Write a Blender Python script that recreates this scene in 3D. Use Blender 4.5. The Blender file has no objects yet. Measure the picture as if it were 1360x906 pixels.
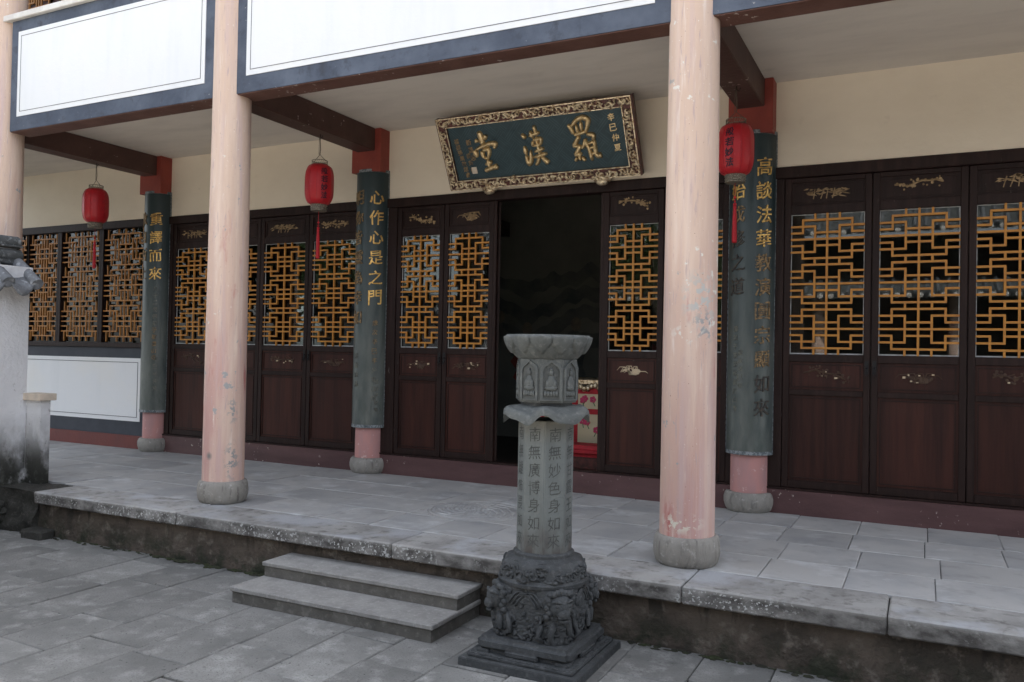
import bpy, bmesh, math, random
from math import sin, cos, pi, radians as rad
from mathutils import Vector, Matrix, noise as mnoise
random.seed(7)
S = bpy.context.scene
COL = S.collection

# ------------------------------------------------------------------ camera
cd = bpy.data.cameras.new('camera'); cam = bpy.data.objects.new('camera', cd); COL.objects.link(cam)
RIGHT = Vector((0.89400277, 0.44764088, 0.01940839)); UP = Vector((-0.01053437, -0.02230522, 0.99969571)); FWD = Vector((-0.44793758, 0.89393519, 0.01522531))
CAM = Vector((1.340, -5.2047, 1.3039))
M = Matrix((RIGHT, UP, -FWD)).transposed().to_4x4(); M.translation = CAM
cam.matrix_world = M
cd.sensor_width = 36; cd.lens = 36 * 1094.0 / 1360; cd.clip_start = .05; cd.clip_end = 2000
S.camera = cam

# ------------------------------------------------------------------ sky, sun, exposure
SUN_EL, SUN_AZ = rad(62), rad(24)        # sun behind the hall: the porch lies in open shade; azimuth measured from +Y towards +X
w = bpy.data.worlds.new('World'); S.world = w; w.use_nodes = True
nt = w.node_tree; bg = nt.nodes['Background']
sky = nt.nodes.new('ShaderNodeTexSky'); sky.sky_type = 'NISHITA'; sky.sun_disc = False
sky.sun_elevation = SUN_EL; sky.sun_rotation = SUN_AZ; sky.air_density = 1.0; sky.dust_density = 2.5; sky.ozone_density = .8
hz = nt.nodes.new('ShaderNodeHueSaturation'); hz.inputs['Saturation'].default_value = .38      # milky, hazy sky
nt.links.new(sky.outputs[0], hz.inputs['Color']); nt.links.new(hz.outputs[0], bg.inputs[0]); bg.inputs[1].default_value = .15
sd = bpy.data.lights.new('sun', 'SUN'); sun = bpy.data.objects.new('sun', sd); COL.objects.link(sun)
sd.energy = 5.0; sd.angle = rad(.53); sd.color = (1, .95, .87)
dirv = Vector((sin(SUN_AZ) * cos(SUN_EL), cos(SUN_AZ) * cos(SUN_EL), sin(SUN_EL)))
sun.rotation_euler = dirv.to_track_quat('Z', 'Y').to_euler(); sun.location = dirv * 30
S.view_settings.view_transform = 'Standard'; S.view_settings.look = 'None'
S.view_settings.exposure = 2.0; S.view_settings.gamma = 1.0; S.view_settings.use_curve_mapping = False
S.render.engine = 'CYCLES'
S.cycles.max_bounces = 8; S.cycles.diffuse_bounces = 5; S.cycles.use_denoising = True

# ------------------------------------------------------------------ materials
MATS = {}
def _n(t, kind, x=0, **kw):
    n = t.nodes.new('ShaderNode' + kind)
    for k, v in kw.items(): setattr(n, k, v)
    return n
class MB:
    """small material builder: a colour stack plus bump"""
    def __init__(s, name, col, rough=.7, metal=0, spec=.4):
        s.m = bpy.data.materials.new(name); s.m.use_nodes = True; s.t = s.m.node_tree
        s.b = s.t.nodes['Principled BSDF']; s.b.inputs['Roughness'].default_value = rough; s.b.inputs['Metallic'].default_value = metal
        s.b.inputs['Specular IOR Level'].default_value = spec
        r = _n(s.t, 'RGB'); r.outputs[0].default_value = (*col, 1); s.c = r.outputs[0]
        g = _n(s.t, 'NewGeometry'); s.pos = g.outputs['Position']; s.h = None
        MATS[name] = s.m
    def L(s, a, b): s.t.links.new(a, b)
    def coords(s, scale):
        mp = _n(s.t, 'Mapping'); mp.inputs['Scale'].default_value = scale if hasattr(scale, '__len__') else (scale,) * 3
        s.L(s.pos, mp.inputs[0]); return mp.outputs[0]
    def noise(s, scale, detail=5, lo=.4, hi=.6, rough=.6, off=0):
        n = _n(s.t, 'TexNoise'); n.inputs['Scale'].default_value = 1; n.inputs['Detail'].default_value = detail; n.inputs['Roughness'].default_value = rough
        mp = s.coords(scale); mp.node.inputs['Location'].default_value = (off, off * .7, off * 1.3); s.L(mp, n.inputs['Vector'])
        r = _n(s.t, 'MapRange'); r.inputs[1].default_value = lo; r.inputs[2].default_value = hi
        s.L(n.outputs[0], r.inputs[0]); return r.outputs[0]
    def zramp(s, z0, z1):
        sp = _n(s.t, 'SeparateXYZ'); s.L(s.pos, sp.inputs[0])
        r = _n(s.t, 'MapRange'); r.inputs[1].default_value = z0; r.inputs[2].default_value = z1; s.L(sp.outputs[2], r.inputs[0]); return r.outputs[0]
    def spot(s, c, r, sq=1.0):       # 1 at c falling to 0 at distance r (z distance divided by sq)
        v = _n(s.t, 'VectorMath', operation='SUBTRACT'); s.L(s.pos, v.inputs[0]); v.inputs[1].default_value = c
        k = _n(s.t, 'VectorMath', operation='MULTIPLY'); s.L(v.outputs[0], k.inputs[0]); k.inputs[1].default_value = (1, 1, 1 / sq)
        l = _n(s.t, 'VectorMath', operation='LENGTH'); s.L(k.outputs[0], l.inputs[0])
        m_ = _n(s.t, 'MapRange'); m_.inputs[1].default_value = r; m_.inputs[2].default_value = r * .35; s.L(l.outputs['Value'], m_.inputs[0]); return m_.outputs[0]
    def mul(s, a, b, op='MULTIPLY'):
        m = _n(s.t, 'Math', operation=op); m.use_clamp = True
        for i, v in enumerate((a, b)):
            if isinstance(v, (int, float)): m.inputs[i].default_value = v
            else: s.L(v, m.inputs[i])
        return m.outputs[0]
    def mix(s, fac, col):
        m = _n(s.t, 'MixRGB'); m.inputs[2].default_value = (*col, 1)
        if isinstance(fac, (int, float)): m.inputs[0].default_value = fac
        else: s.L(fac, m.inputs[0])
        s.L(s.c, m.inputs[1]); s.c = m.outputs[0]; return s
    def per_object(s):              # every slab its own piece of stone
        o = _n(s.t, 'ObjectInfo'); k = _n(s.t, 'VectorMath', operation='SCALE'); k.inputs[0].default_value = (37, 53, 0); s.L(o.outputs['Random'], k.inputs['Scale'])
        a = _n(s.t, 'VectorMath', operation='ADD'); s.L(s.pos, a.inputs[0]); s.L(k.outputs[0], a.inputs[1]); s.pos = a.outputs[0]; return s
    def vary(s, amount):            # per-object brightness variation
        o = _n(s.t, 'ObjectInfo'); r = _n(s.t, 'MapRange'); r.inputs[3].default_value = 1 - amount; r.inputs[4].default_value = 1 + amount
        s.L(o.outputs['Random'], r.inputs[0]); h = _n(s.t, 'HueSaturation'); s.L(r.outputs[0], h.inputs['Value']); s.L(s.c, h.inputs['Color']); s.c = h.outputs[0]; return s
    def bump(s, h, strength=.3, dist=.01):
        b = _n(s.t, 'Bump'); b.inputs['Strength'].default_value = strength; b.inputs['Distance'].default_value = dist
        s.L(h, b.inputs['Height'])
        if s.h is not None: s.L(s.h, b.inputs['Normal'])
        s.h = b.outputs[0]; return s
    def done(s):
        s.L(s.c, s.b.inputs['Base Color'])
        if s.h is not None: s.L(s.h, s.b.inputs['Normal'])
        return s.m

b = MB('white_plaster', (.78, .79, .80), .8); b.mix(b.noise((5, 5, .7), 4, .5, .85), (.72, .735, .75)); b.mix(b.noise(1.3, 4, .5, .8), (.80, .79, .76)); b.bump(b.noise(14), .08); b.done()
b = MB('slate_paint', (.060, .074, .105), .75); b.mix(b.noise(2.6, 6, .38, .66), (.105, .125, .165)); b.mix(b.noise(9, 6, .55, .75), (.045, .05, .066)); b.mix(b.noise(26, 5, .70, .72), (.30, .30, .31)); b.bump(b.noise(30), .12); b.done()
b = MB('navy_paint', (.022, .027, .040), .6); b.mix(b.noise(3, 5, .45, .7), (.035, .04, .055)); b.done()
def chipped(name, col, col2, chip, rough=.55, lo=.66, grain=None, sc=22):
    b = MB(name, col, rough); b.mix(b.noise(grain or 3.2, 5, .38, .68), col2)
    b.mix(b.mul(b.noise(sc, 5, lo, lo + .03), b.noise(2.2, 3, .54, .60, off=4)), chip); b.bump(b.noise(sc), .15, .006); b.done()
chipped('brown_paint', (.060, .027, .022), (.085, .042, .034), (.55, .50, .46), lo=.645)
chipped('soffit_paint', (.095, .045, .036), (.14, .072, .058), (.5, .45, .42), lo=.62)
chipped('maroon_paint', (.078, .037, .037), (.118, .060, .058), (.50, .44, .38), lo=.61, grain=(1.2, 1.2, 5))
chipped('red_base_paint', (.16, .030, .022), (.12, .026, .022), (.3, .25, .2), lo=.7)
chipped('red_post_paint', (.27, .050, .034), (.20, .036, .028), (.4, .3, .25), lo=.72)
# faded pink columns
b = MB('pink_column', (.64, .475, .375), .72)
b.mix(b.mul(b.zramp(2.6, .7), b.noise((2.2, 2.2, .55), 5, .28, .62)), (.54, .325, .29))
b.mix(b.noise((19, 19, .8), 6, .50, .76), (.56, .42, .41)); b.mix(b.noise((9, 9, .6), 5, .50, .70, off=3), (.72, .57, .47)); b.mix(b.noise((5, 5, 1.2), 5, .56, .76, off=31), (.62, .455, .365)); b.mix(b.noise((34, 34, 3), 5, .60, .74, off=7), (.72, .60, .53)); b.mix(b.noise((48, 48, 5), 4, .60, .70, off=37), (.50, .37, .35)); b.mix(b.noise(60, 3, .71, .725, off=19), (.80, .75, .70))
b.mix(b.mul(b.noise((6, 6, 1.4), 5, .60, .68, off=9), b.zramp(3.2, 1.0)), (.46, .17, .155))
b.mix(b.mul(b.noise(15, 6, .63, .65, off=2), b.noise(1.5, 2, .55, .58, off=11)), (.72, .68, .62))
b.mix(b.mul(b.noise(7, 6, .66, .675, off=6), b.noise(1.1, 2, .5, .55, off=17)), (.36, .36, .36))
b.mix(b.noise(75, 2, .735, .75), (.24, .09, .08))
# peeled places: bare cement and lime flakes
for c_, r_, sq_, th_, col_ in (((.11, -.125, 1.66), .15, 1.5, .50, (.50, .49, .47)), ((.13, -.11, 1.50), .10, 1.3, .52, (.33, .33, .33)), ((.0, -.17, .275), .17, .45, .52, (.70, .66, .56)), ((.03, -.165, 1.45), .13, .6, .57, (.70, .66, .60)),
                               ((-3.845, -.06, .36), .08, 2.4, .50, (.30, .295, .29)), ((-3.845, -.06, .78), .06, 2.2, .53, (.32, .315, .31)), ((-3.99, -.16, .40), .035, 1.2, .40, (.20, .19, .18))):
    b.mix(b.mul(b.spot(c_, r_, sq_), b.noise(24, 6, th_, th_ + .03, off=c_[2] * 7)), col_)
b.bump(b.noise((24, 24, 5)), .16, .008); b.done()
b = MB('faded_shaft', (.50, .25, .23), .7); b.mix(b.noise((9, 9, 2), 5, .4, .7), (.40, .24, .24)); b.mix(b.noise(20, 4, .62, .7), (.6, .42, .38)); b.done()
def stone(name, c1, c2, c3, sc=5, vary=.0, speck=None, bump=.3, rough=.85):
    b = MB(name, c1, rough); b.mix(b.noise(sc, 7, .36, .66), c2); b.mix(b.noise(sc * 4.3, 6, .52, .74, off=5), c3)
    if speck: b.mix(b.mul(b.noise(38, 3, .60, .635, off=2), b.noise(3.0, 3, .44, .56, off=8)), speck)
    if vary: b.vary(vary)
    b.bump(b.noise(sc * 14, 6), bump, .006); b.done()
b = MB('base_stone', (.31, .295, .265), .85); b.mix(b.noise(6, 7, .36, .66), (.235, .222, .20)); b.mix(b.noise((30, 30, 4), 6, .54, .70, off=5), (.15, .14, .125)); b.mix(b.noise(24, 5, .58, .72, off=9), (.40, .385, .36)); b.bump(b.noise((60, 60, 14), 6), .4, .006); b.done()
# worn stone of the porch floor: pale scuffs, damp darker patches
b = MB('porch_stone', (.392, .388, .376), .62); b.per_object(); b.mix(b.noise(1.7, 6, .42, .66), (.30, .305, .308)); b.mix(b.noise((3.1, 3.6, 3), 6, .54, .72, off=5), (.50, .51, .51)); b.mix(b.noise(6.5, 7, .56, .78, off=1), (.25, .248, .24))
b.vary(.10); b.bump(b.noise(45, 6), .12, .004); b.done()
b = MB('edge_stone', (.33, .325, .31), .8); b.mix(b.noise(3, 7, .4, .65), (.22, .215, .205)); b.mix(b.noise(13, 6, .52, .7, off=5), (.14, .135, .125))
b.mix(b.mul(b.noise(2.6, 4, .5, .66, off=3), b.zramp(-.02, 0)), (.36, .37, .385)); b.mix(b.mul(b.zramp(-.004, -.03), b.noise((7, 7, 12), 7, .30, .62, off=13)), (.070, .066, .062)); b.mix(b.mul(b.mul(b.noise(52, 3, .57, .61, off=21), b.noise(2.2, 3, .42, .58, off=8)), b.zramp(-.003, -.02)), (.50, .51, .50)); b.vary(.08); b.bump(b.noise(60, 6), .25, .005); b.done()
b = MB('court_stone', (.235, .233, .222), .8); b.per_object(); b.mix(b.noise(1.9, 7, .38, .62), (.155, .155, .148)); b.mix(b.noise(7, 7, .52, .7, off=5), (.31, .308, .295)); b.mix(b.noise(95, 4, .50, .70, off=15), (.15, .15, .14)); b.mix(b.noise(4.2, 6, .60, .80, off=9), (.10, .10, .095)); b.mix(b.noise(50, 3, .66, .70, off=2), (.07, .07, .066)); b.vary(.15); b.bump(b.noise(70, 6), .35, .006); b.done()
stone('joint_soil', (.045, .044, .038), (.028, .028, .023), (.075, .073, .062), 8)
stone('court_pale', (.45, .425, .38), (.40, .375, .34), (.49, .465, .42), 4)
stone('step_stone', (.31, .305, .29), (.23, .225, .215), (.38, .375, .36), 9, .05)
stone('step_riser', (.135, .128, .115), (.085, .082, .072), (.19, .18, .165), 6)
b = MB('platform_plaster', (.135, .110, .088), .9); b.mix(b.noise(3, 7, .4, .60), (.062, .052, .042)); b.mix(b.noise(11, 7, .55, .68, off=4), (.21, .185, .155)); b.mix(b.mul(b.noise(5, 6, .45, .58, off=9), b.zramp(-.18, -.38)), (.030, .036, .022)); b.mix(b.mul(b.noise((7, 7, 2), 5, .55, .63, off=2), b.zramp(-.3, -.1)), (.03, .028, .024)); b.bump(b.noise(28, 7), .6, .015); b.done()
stone('carved_stone', (.068, .073, .076), (.042, .046, .048), (.115, .12, .122), 9, bump=.5, rough=.62)
stone('niche_stone', (.095, .10, .097), (.07, .075, .072), (.13, .135, .13), 9)
stone('pillar_stone', (.118, .127, .122), (.078, .085, .083), (.165, .172, .164), 8, bump=.25, rough=.7)
b = MB('shaft_stone', (.158, .174, .168), .62); b.mix(b.noise((9, 9, 1.5), 6, .42, .68), (.118, .130, .126)); b.mix(b.mul(b.zramp(.42, .2), b.noise((14, 14, 5), 5, .38, .6)), (.075, .066, .060)); b.mix(b.mul(b.zramp(.80, .93), b.noise((8, 8, 3), 4, .3, .6)), (.185, .178, .15)); b.bump(b.noise(50), .2, .004); b.done()
stone('engraving', (.090, .096, .092), (.065, .068, .065), (.135, .145, .14), 22)
b = MB('cream_wall', (.72, .64, .525), .85); b.mix(b.noise((1.1, 1.1, 2), 5, .42, .7), (.66, .58, .47)); b.mix(b.noise(7, 5, .68, .9), (.56, .49, .40)); b.bump(b.noise(18), .08); b.done()
b = MB('ceiling_plaster', (.63, .58, .52), .85); b.mix(b.noise((1.4, 5, 1), 6, .42, .7), (.55, .505, .455)); b.mix(b.noise(3, 6, .66, .90, off=3), (.42, .38, .34)); b.bump(b.noise(20), .08); b.done()
b = MB('teal_lacquer', (.022, .038, .042), .38, spec=.45); b.mix(b.mul(b.zramp(2.5, .9), b.noise((9, 9, 2.5), 6, .18, .62)), (.125, .140, .128)); b.mix(b.mul(b.zramp(2.2, .6), b.noise((13, 13, 5), 6, .5, .7, off=6)), (.065, .082, .074)); b.mix(b.noise((20, 20, 3), 5, .60, .78), (.055, .072, .074)); b.bump(b.noise((40, 40, 6)), .1, .004); b.done()  # paler downwards: dust plus painted reflection of floor and sky
b = MB('board_border', (.10, .12, .13), .5); b.mix(b.noise(40, 3, .47, .53), (.24, .265, .28)); b.mix(b.noise(11, 4, .5, .7), (.06, .08, .09)); b.done()
def gold(name, c, c2, rough=.38, metal=.75):
    b = MB(name, c, rough, metal); b.mix(b.noise(34, 4, .45, .62), c2); b.bump(b.noise(60), .25, .004); b.done()
gold('gold_leaf', (.72, .47, .16), (.50, .30, .09)); gold('worn_gold', (.30, .20, .10), (.09, .07, .05), .6, .35); gold('dark_letter', (.040, .036, .034), (.09, .07, .05), .6, .1)
gold('faint_letter', (.17, .17, .14), (.08, .09, .085), .6, .1)
gold('plaque_gold', (.66, .51, .29), (.44, .32, .16), .42, .8); gold('frame_gold', (.74, .63, .45), (.34, .23, .13), .36, .7)
b = MB('frame_ground', (.11, .032, .026), .5); b.mix(b.noise(20), (.05, .02, .016)); b.done()
b = MB('plaque_field', (.016, .040, .052), .5); b.mix(b.noise(12), (.022, .050, .062)); b.done()
b = MB('plaque_fret', (.026, .060, .074), .42); b.mix(b.noise(12), (.036, .074, .088)); b.done()
b = MB('door_frame', (.0155, .0072, .0058), .55, spec=.2); b.mix(b.noise((22, 22, 1.6), 5, .45, .7), (.026, .0128, .0105)); b.mix(b.noise((30, 30, 9), 4, .68, .74), (.085, .07, .062)); b.bump(b.noise((60, 60, 4)), .2, .004); b.vary(.08); b.done()
b = MB('door_panel', (.042, .0135, .0095), .5, spec=.2); b.mix(b.noise((17, 17, .8), 6, .42, .66), (.021, .0072, .0058)); b.mix(b.noise((5, 5, .5), 4, .52, .74, off=3), (.058, .018, .0115)); b.vary(.16); b.bump(b.noise((70, 70, 3)), .2, .004); b.done()
b = MB('ochre_lattice', (.43, .185, .026), .48); b.mix(b.noise(9, 4, .42, .7), (.35, .14, .020)); b.mix(b.noise(30, 4, .66, .75), (.22, .10, .03)); b.done()
b = MB('dull_lattice', (.37, .155, .026), .55); b.mix(b.noise(8, 4, .42, .7), (.27, .11, .022)); b.done()
b = MB('putty', (.42, .43, .43), .7); b.mix(b.noise(14, 4, .45, .7), (.20, .20, .19)); b.done()
gold('motif_gold', (.34, .235, .125), (.20, .13, .065), .55, .25); gold('motif_dull', (.075, .043, .026), (.045, .024, .017), .6, .1)
b = MB('motif_bare', (.50, .40, .27), .7); b.done()
b = MB('fret_grey', (.16, .18, .19), .6); b.mix(b.noise(14, 4, .45, .7), (.07, .085, .09)); b.done()
b = MB('iron', (.02, .02, .021), .5, .6); b.done()
b = MB('wire', (.10, .085, .065), .5, .5); b.done()
b = MB('lantern_silk', (.43, .008, .014), .42); b.mix(b.noise(7, 4, .45, .72), (.34, .006, .012)); b.mix(b.noise(26, 4, .64, .72), (.50, .04, .05)); b.b.inputs['Transmission Weight'].default_value = 0; b.b.inputs['Sheen Weight'].default_value = .08; b.done()
b = MB('lantern_rib', (.36, .008, .018), .5); b.done()
b = MB('lantern_trim', (.12, .105, .08), .5, .3); b.mix(b.noise(120, 2, .5, .52), (.26, .235, .19)); b.done()
b = MB('lantern_ink', (.035, .006, .018), .6); b.done()
b = MB('tassel', (.42, .006, .014), .6); b.mix(b.noise((150, 150, 4), 3, .45, .6), (.30, .004, .010)); b.done()
b = MB('roof_tile', (.16, .168, .18), .8); b.mix(b.noise(5, 6, .42, .66), (.095, .10, .105)); b.mix(b.noise(22, 5, .56, .70, off=4), (.34, .35, .36)); b.vary(.15); b.bump(b.noise(40), .4, .008); b.done()
b = MB('ridge_tile', (.085, .09, .092), .8); b.mix(b.noise(7, 6, .42, .66), (.05, .053, .052)); b.mix(b.noise(22, 5, .56, .70, off=4), (.26, .27, .27)); b.vary(.1); b.bump(b.noise(40), .4, .008); b.done()
b = MB('stained_plaster', (.66, .665, .68), .88)
b.mix(b.noise((2.2, 2.2, 1.2), 6, .46, .72), (.55, .555, .565))
b.mix(b.mul(b.zramp(.66, .22), b.noise((6, 6, 3), 7, .28, .52, off=3)), (.10, .10, .092))
b.mix(b.mul(b.zramp(.40, .08), b.noise(9, 7, .28, .48, off=7)), (.026, .027, .022)); b.mix(b.mul(b.noise(14, 6, .63, .69, off=1), b.zramp(1.2, .3)), (.16, .16, .15)); b.bump(b.noise(22, 6), .35, .01); b.done()
stone('rubble', (.06, .058, .05), (.03, .03, .025), (.11, .105, .095), 8, .15, bump=.7)
b = MB('cap_tile', (.62, .53, .43), .6); b.mix(b.noise(12), (.52, .45, .37)); b.done()
b = MB('white_coping', (.72, .70, .66), .7); b.mix(b.noise(6), (.62, .58, .54)); b.done()
b = MB('ink_line', (.12, .125, .135), .8); b.done()
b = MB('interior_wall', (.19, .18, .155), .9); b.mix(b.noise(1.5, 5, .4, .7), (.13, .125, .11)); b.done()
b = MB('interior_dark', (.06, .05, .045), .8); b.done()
b = MB('mural_green', (.075, .088, .08), .9); b.mix(b.noise(4, 6, .35, .65), (.14, .14, .12)); b.done()
b = MB('mural_skin', (.21, .17, .13), .9); b.mix(b.noise(9, 5, .4, .65), (.13, .11, .09)); b.done()
b = MB('red_cloth', (.42, .02, .03), .7); b.mix(b.noise(20), (.34, .015, .025)); b.done()
b = MB('cream_cloth', (.58, .50, .34), .75); b.done()
b = MB('pink_silk', (.55, .05, .14), .6); b.done()
b = MB('green_silk', (.05, .17, .08), .6); b.done()
b = MB('leaf_green', (.055, .10, .03), .5); b.mix(b.noise(5, 3, .4, .6), (.085, .13, .045)); b.done()
b = MB('bark', (.10, .08, .06), .9); b.done()
b = MB('moss', (.040, .048, .022), .95); b.mix(b.noise(9), (.035, .034, .026)); b.done()
# window glass: clear pane, fresnel reflection over what stands behind it
m = bpy.data.materials.new('glass'); m.use_nodes = True; t = m.node_tree; t.nodes.clear(); MATS['glass'] = m
o_ = _n(t, 'OutputMaterial'); mx = _n(t, 'MixShader'); fr = _n(t, 'Fresnel'); fr.inputs[0].default_value = 1.5
tr = _n(t, 'BsdfTransparent'); tr.inputs[0].default_value = (.62, .68, .68, 1); gl = _n(t, 'BsdfGlossy'); gl.inputs['Roughness'].default_value = .015
t.links.new(fr.outputs[0], mx.inputs[0]); t.links.new(tr.outputs[0], mx.inputs[1]); t.links.new(gl.outputs[0], mx.inputs[2]); t.links.new(mx.outputs[0], o_.inputs[0])

# ------------------------------------------------------------------ object helpers
WL = {}
def wl(p): return WL.get(p.name, Vector((0, 0, 0))) if p else Vector((0, 0, 0))
def tag(o, label=None, cat=None, group=None, kind=None):
    if label: o['label'] = label
    if cat: o['category'] = cat
    if group: o['group'] = group
    if kind: o['kind'] = kind
    return o
def thing(name, label, cat, loc=(0, 0, 0), group=None, kind=None, rotz=0):
    o = bpy.data.objects.new(name, None); COL.objects.link(o); o.location = loc; o.rotation_euler.z = rotz; o.empty_display_size = .1
    WL[o.name] = Vector(loc)
    return tag(o, label, cat, group, kind)
def link(name, me, parent=None, loc=None):
    """mesh in world coordinates -> object whose origin is its parent's base (or loc)"""
    o = bpy.data.objects.new(name, me); COL.objects.link(o)
    base = wl(parent) if parent else Vector(loc or (0, 0, 0))
    if base.length: me.transform(Matrix.Translation(-base))
    if parent: o.parent = parent; WL[o.name] = base
    else: o.location = base; WL[o.name] = base
    return o
def mesh(name, vs, fs, mat, parent=None, smooth=False, loc=None):
    me = bpy.data.meshes.new(name); me.from_pydata([tuple(v) for v in vs], [], fs); me.update()
    me.materials.append(MATS[mat])
    if smooth: me.polygons.foreach_set('use_smooth', [True] * len(me.polygons))
    return link(name, me, parent, loc)
def bm_mesh(name, bm, mat, parent=None, smooth=False, loc=None):
    me = bpy.data.meshes.new(name); bm.normal_update(); bm.to_mesh(me); bm.free(); me.materials.append(MATS[mat])
    if smooth: me.polygons.foreach_set('use_smooth', [True] * len(me.polygons))
    return link(name, me, parent, loc)
BOXF = [(0, 3, 2, 1), (4, 5, 6, 7), (0, 1, 5, 4), (1, 2, 6, 5), (2, 3, 7, 6), (3, 0, 4, 7)]
def boxv(x0, x1, y0, y1, z0, z1): return [(x0, y0, z0), (x1, y0, z0), (x1, y1, z0), (x0, y1, z0), (x0, y0, z1), (x1, y0, z1), (x1, y1, z1), (x0, y1, z1)]
class Q:
    """collects several solids into one mesh"""
    def __init__(s): s.v = []; s.f = []
    def add(s, vs, fs): n = len(s.v); s.v += [tuple(v) for v in vs]; s.f += [tuple(i + n for i in f) for f in fs]; return s
    def box(s, *a): return s.add(boxv(*a), BOXF)
    def tube(s, pts, r, n=8, caps=True):
        pts = [Vector(p) for p in pts]; rs = r if hasattr(r, '__len__') else [r] * len(pts); vs = []; fs = []
        for i, p in enumerate(pts):
            d = (pts[min(i + 1, len(pts) - 1)] - pts[max(i - 1, 0)]).normalized()
            a = d.cross(Vector((0, 0, 1)) if abs(d.z) < .9 else Vector((1, 0, 0))).normalized(); c = d.cross(a)
            vs += [p + (a * cos(2 * pi * k / n) + c * sin(2 * pi * k / n)) * rs[i] for k in range(n)]
        for i in range(len(pts) - 1):
            for k in range(n): fs.append((i * n + k, i * n + (k + 1) % n, (i + 1) * n + (k + 1) % n, (i + 1) * n + k))
        if caps: fs += [tuple(range(n))[::-1], tuple(range((len(pts) - 1) * n, len(pts) * n))]
        return s.add(vs, fs)
    def lathe(s, prof, c, n=32, f=None, rot=0):
        vs = []; fs = []
        for i, (r, z) in enumerate(prof):
            for k in range(n):
                a = 2 * pi * k / n + rot; rr, zz = f(r, z, a, i) if f else (r, z)
                vs.append((c[0] + rr * cos(a), c[1] + rr * sin(a), c[2] + zz))
        for i in range(len(prof) - 1):
            for k in range(n): fs.append((i * n + k, i * n + (k + 1) % n, (i + 1) * n + (k + 1) % n, (i + 1) * n + k))
        fs += [tuple(range(n))[::-1], tuple(range((len(prof) - 1) * n, len(prof) * n))]
        return s.add(vs, fs)
    def ball(s, c, r, n=10, m=7, fn=None):
        vs = []; fs = []; r = r if hasattr(r, '__len__') else (r,) * 3
        for i in range(m + 1):
            p = pi * i / m
            for k in range(n):
                d = Vector((sin(p) * cos(2 * pi * k / n), sin(p) * sin(2 * pi * k / n), cos(p))); q = fn(d) if fn else 1
                vs.append((c[0] + d.x * r[0] * q, c[1] + d.y * r[1] * q, c[2] + d.z * r[2] * q))
        for i in range(m):
            for k in range(n): fs.append((i * n + k, (i + 1) * n + k, (i + 1) * n + (k + 1) % n, i * n + (k + 1) % n))
        return s.add(vs, fs)
    def mk(s, name, mat, parent=None, smooth=False, loc=None): return mesh(name, s.v, s.f, mat, parent, smooth, loc)
def box(name, x0, x1, y0, y1, z0, z1, mat, parent=None, bevel=0, loc=None, jit=0):
    if not bevel:
        return mesh(name, boxv(x0, x1, y0, y1, z0, z1), BOXF, mat, parent, loc=loc)
    bm = bmesh.new(); vs = [bm.verts.new(v) for v in boxv(x0, x1, y0, y1, z0, z1)]
    for f in BOXF: bm.faces.new([vs[i] for i in f])
    if jit:
        for v in vs:
            if v.co.z > (z0 + z1) / 2: v.co.z += random.uniform(-jit, jit)
            v.co.x += random.uniform(-jit, jit); v.co.y += random.uniform(-jit, jit)
    bmesh.ops.bevel(bm, geom=bm.edges[:], offset=bevel, segments=1, affect='EDGES')
    return bm_mesh(name, bm, mat, parent, loc=loc)
def strip_edges(me_obj, ang=40):
    me = me_obj.data; me.polygons.foreach_set('use_smooth', [True] * len(me.polygons)); me.set_sharp_from_angle(angle=rad(ang)); return me_obj

# characters: outlines of Blender's built-in font, turned into meshes
GL = {}
def glyph(ch, ext=.05, bold=0.0, bev=0.0):
    k = (ch, ext, bold, bev)
    if k not in GL:
        c = bpy.data.curves.new('g', 'FONT'); c.body = ch; c.extrude = ext; c.offset = bold; c.bevel_depth = bev; c.bevel_resolution = 1; c.resolution_u = 3
        o = bpy.data.objects.new('g', c); COL.objects.link(o)
        dg = bpy.context.evaluated_depsgraph_get(); me = bpy.data.meshes.new_from_object(o.evaluated_get(dg))
        vs = [v.co.copy() for v in me.vertices]; fs = [tuple(p.vertices) for p in me.polygons]
        bpy.data.objects.remove(o); bpy.data.curves.remove(c); bpy.data.meshes.remove(me)
        xs = [v.x for v in vs]; ys = [v.y for v in vs]; cx, cy = (min(xs) + max(xs)) / 2, (min(ys) + max(ys)) / 2; s = max(max(xs) - min(xs), max(ys) - min(ys), .6)
        out = []
        for v in vs:      # brush-like lean: horizontals rise to the right, slight waver
            x, y = (v.x - cx) / s, (v.y - cy) / s
            n1 = mnoise.noise(Vector((x * 3, y * 3, ord(ch) * .37))); n2 = mnoise.noise(Vector((x * 3 + 9, y * 3, ord(ch) * .37)))
            out.append((x + n1 * .05, y + x * .10 + n2 * .05, v.z))
        GL[k] = (out, fs)
    return GL[k]
def letter(name, ch, fn, size, mat, parent, ext=.05, bold=0.01, wid=1.0):
    vs, fs = glyph(ch, ext, bold)
    return mesh(name, [fn(v[0] * size * wid, v[1] * size, v[2] * size) for v in vs], fs, mat, parent)

# ------------------------------------------------------------------ main dimensions (metres, porch floor at z = 0)
XC = [-7.294, -4.0, 0.0, 3.29]; YF, YB = 0.0, 2.077; ZG = -.402; ZCEIL = 3.664; YE = -.545
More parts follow.
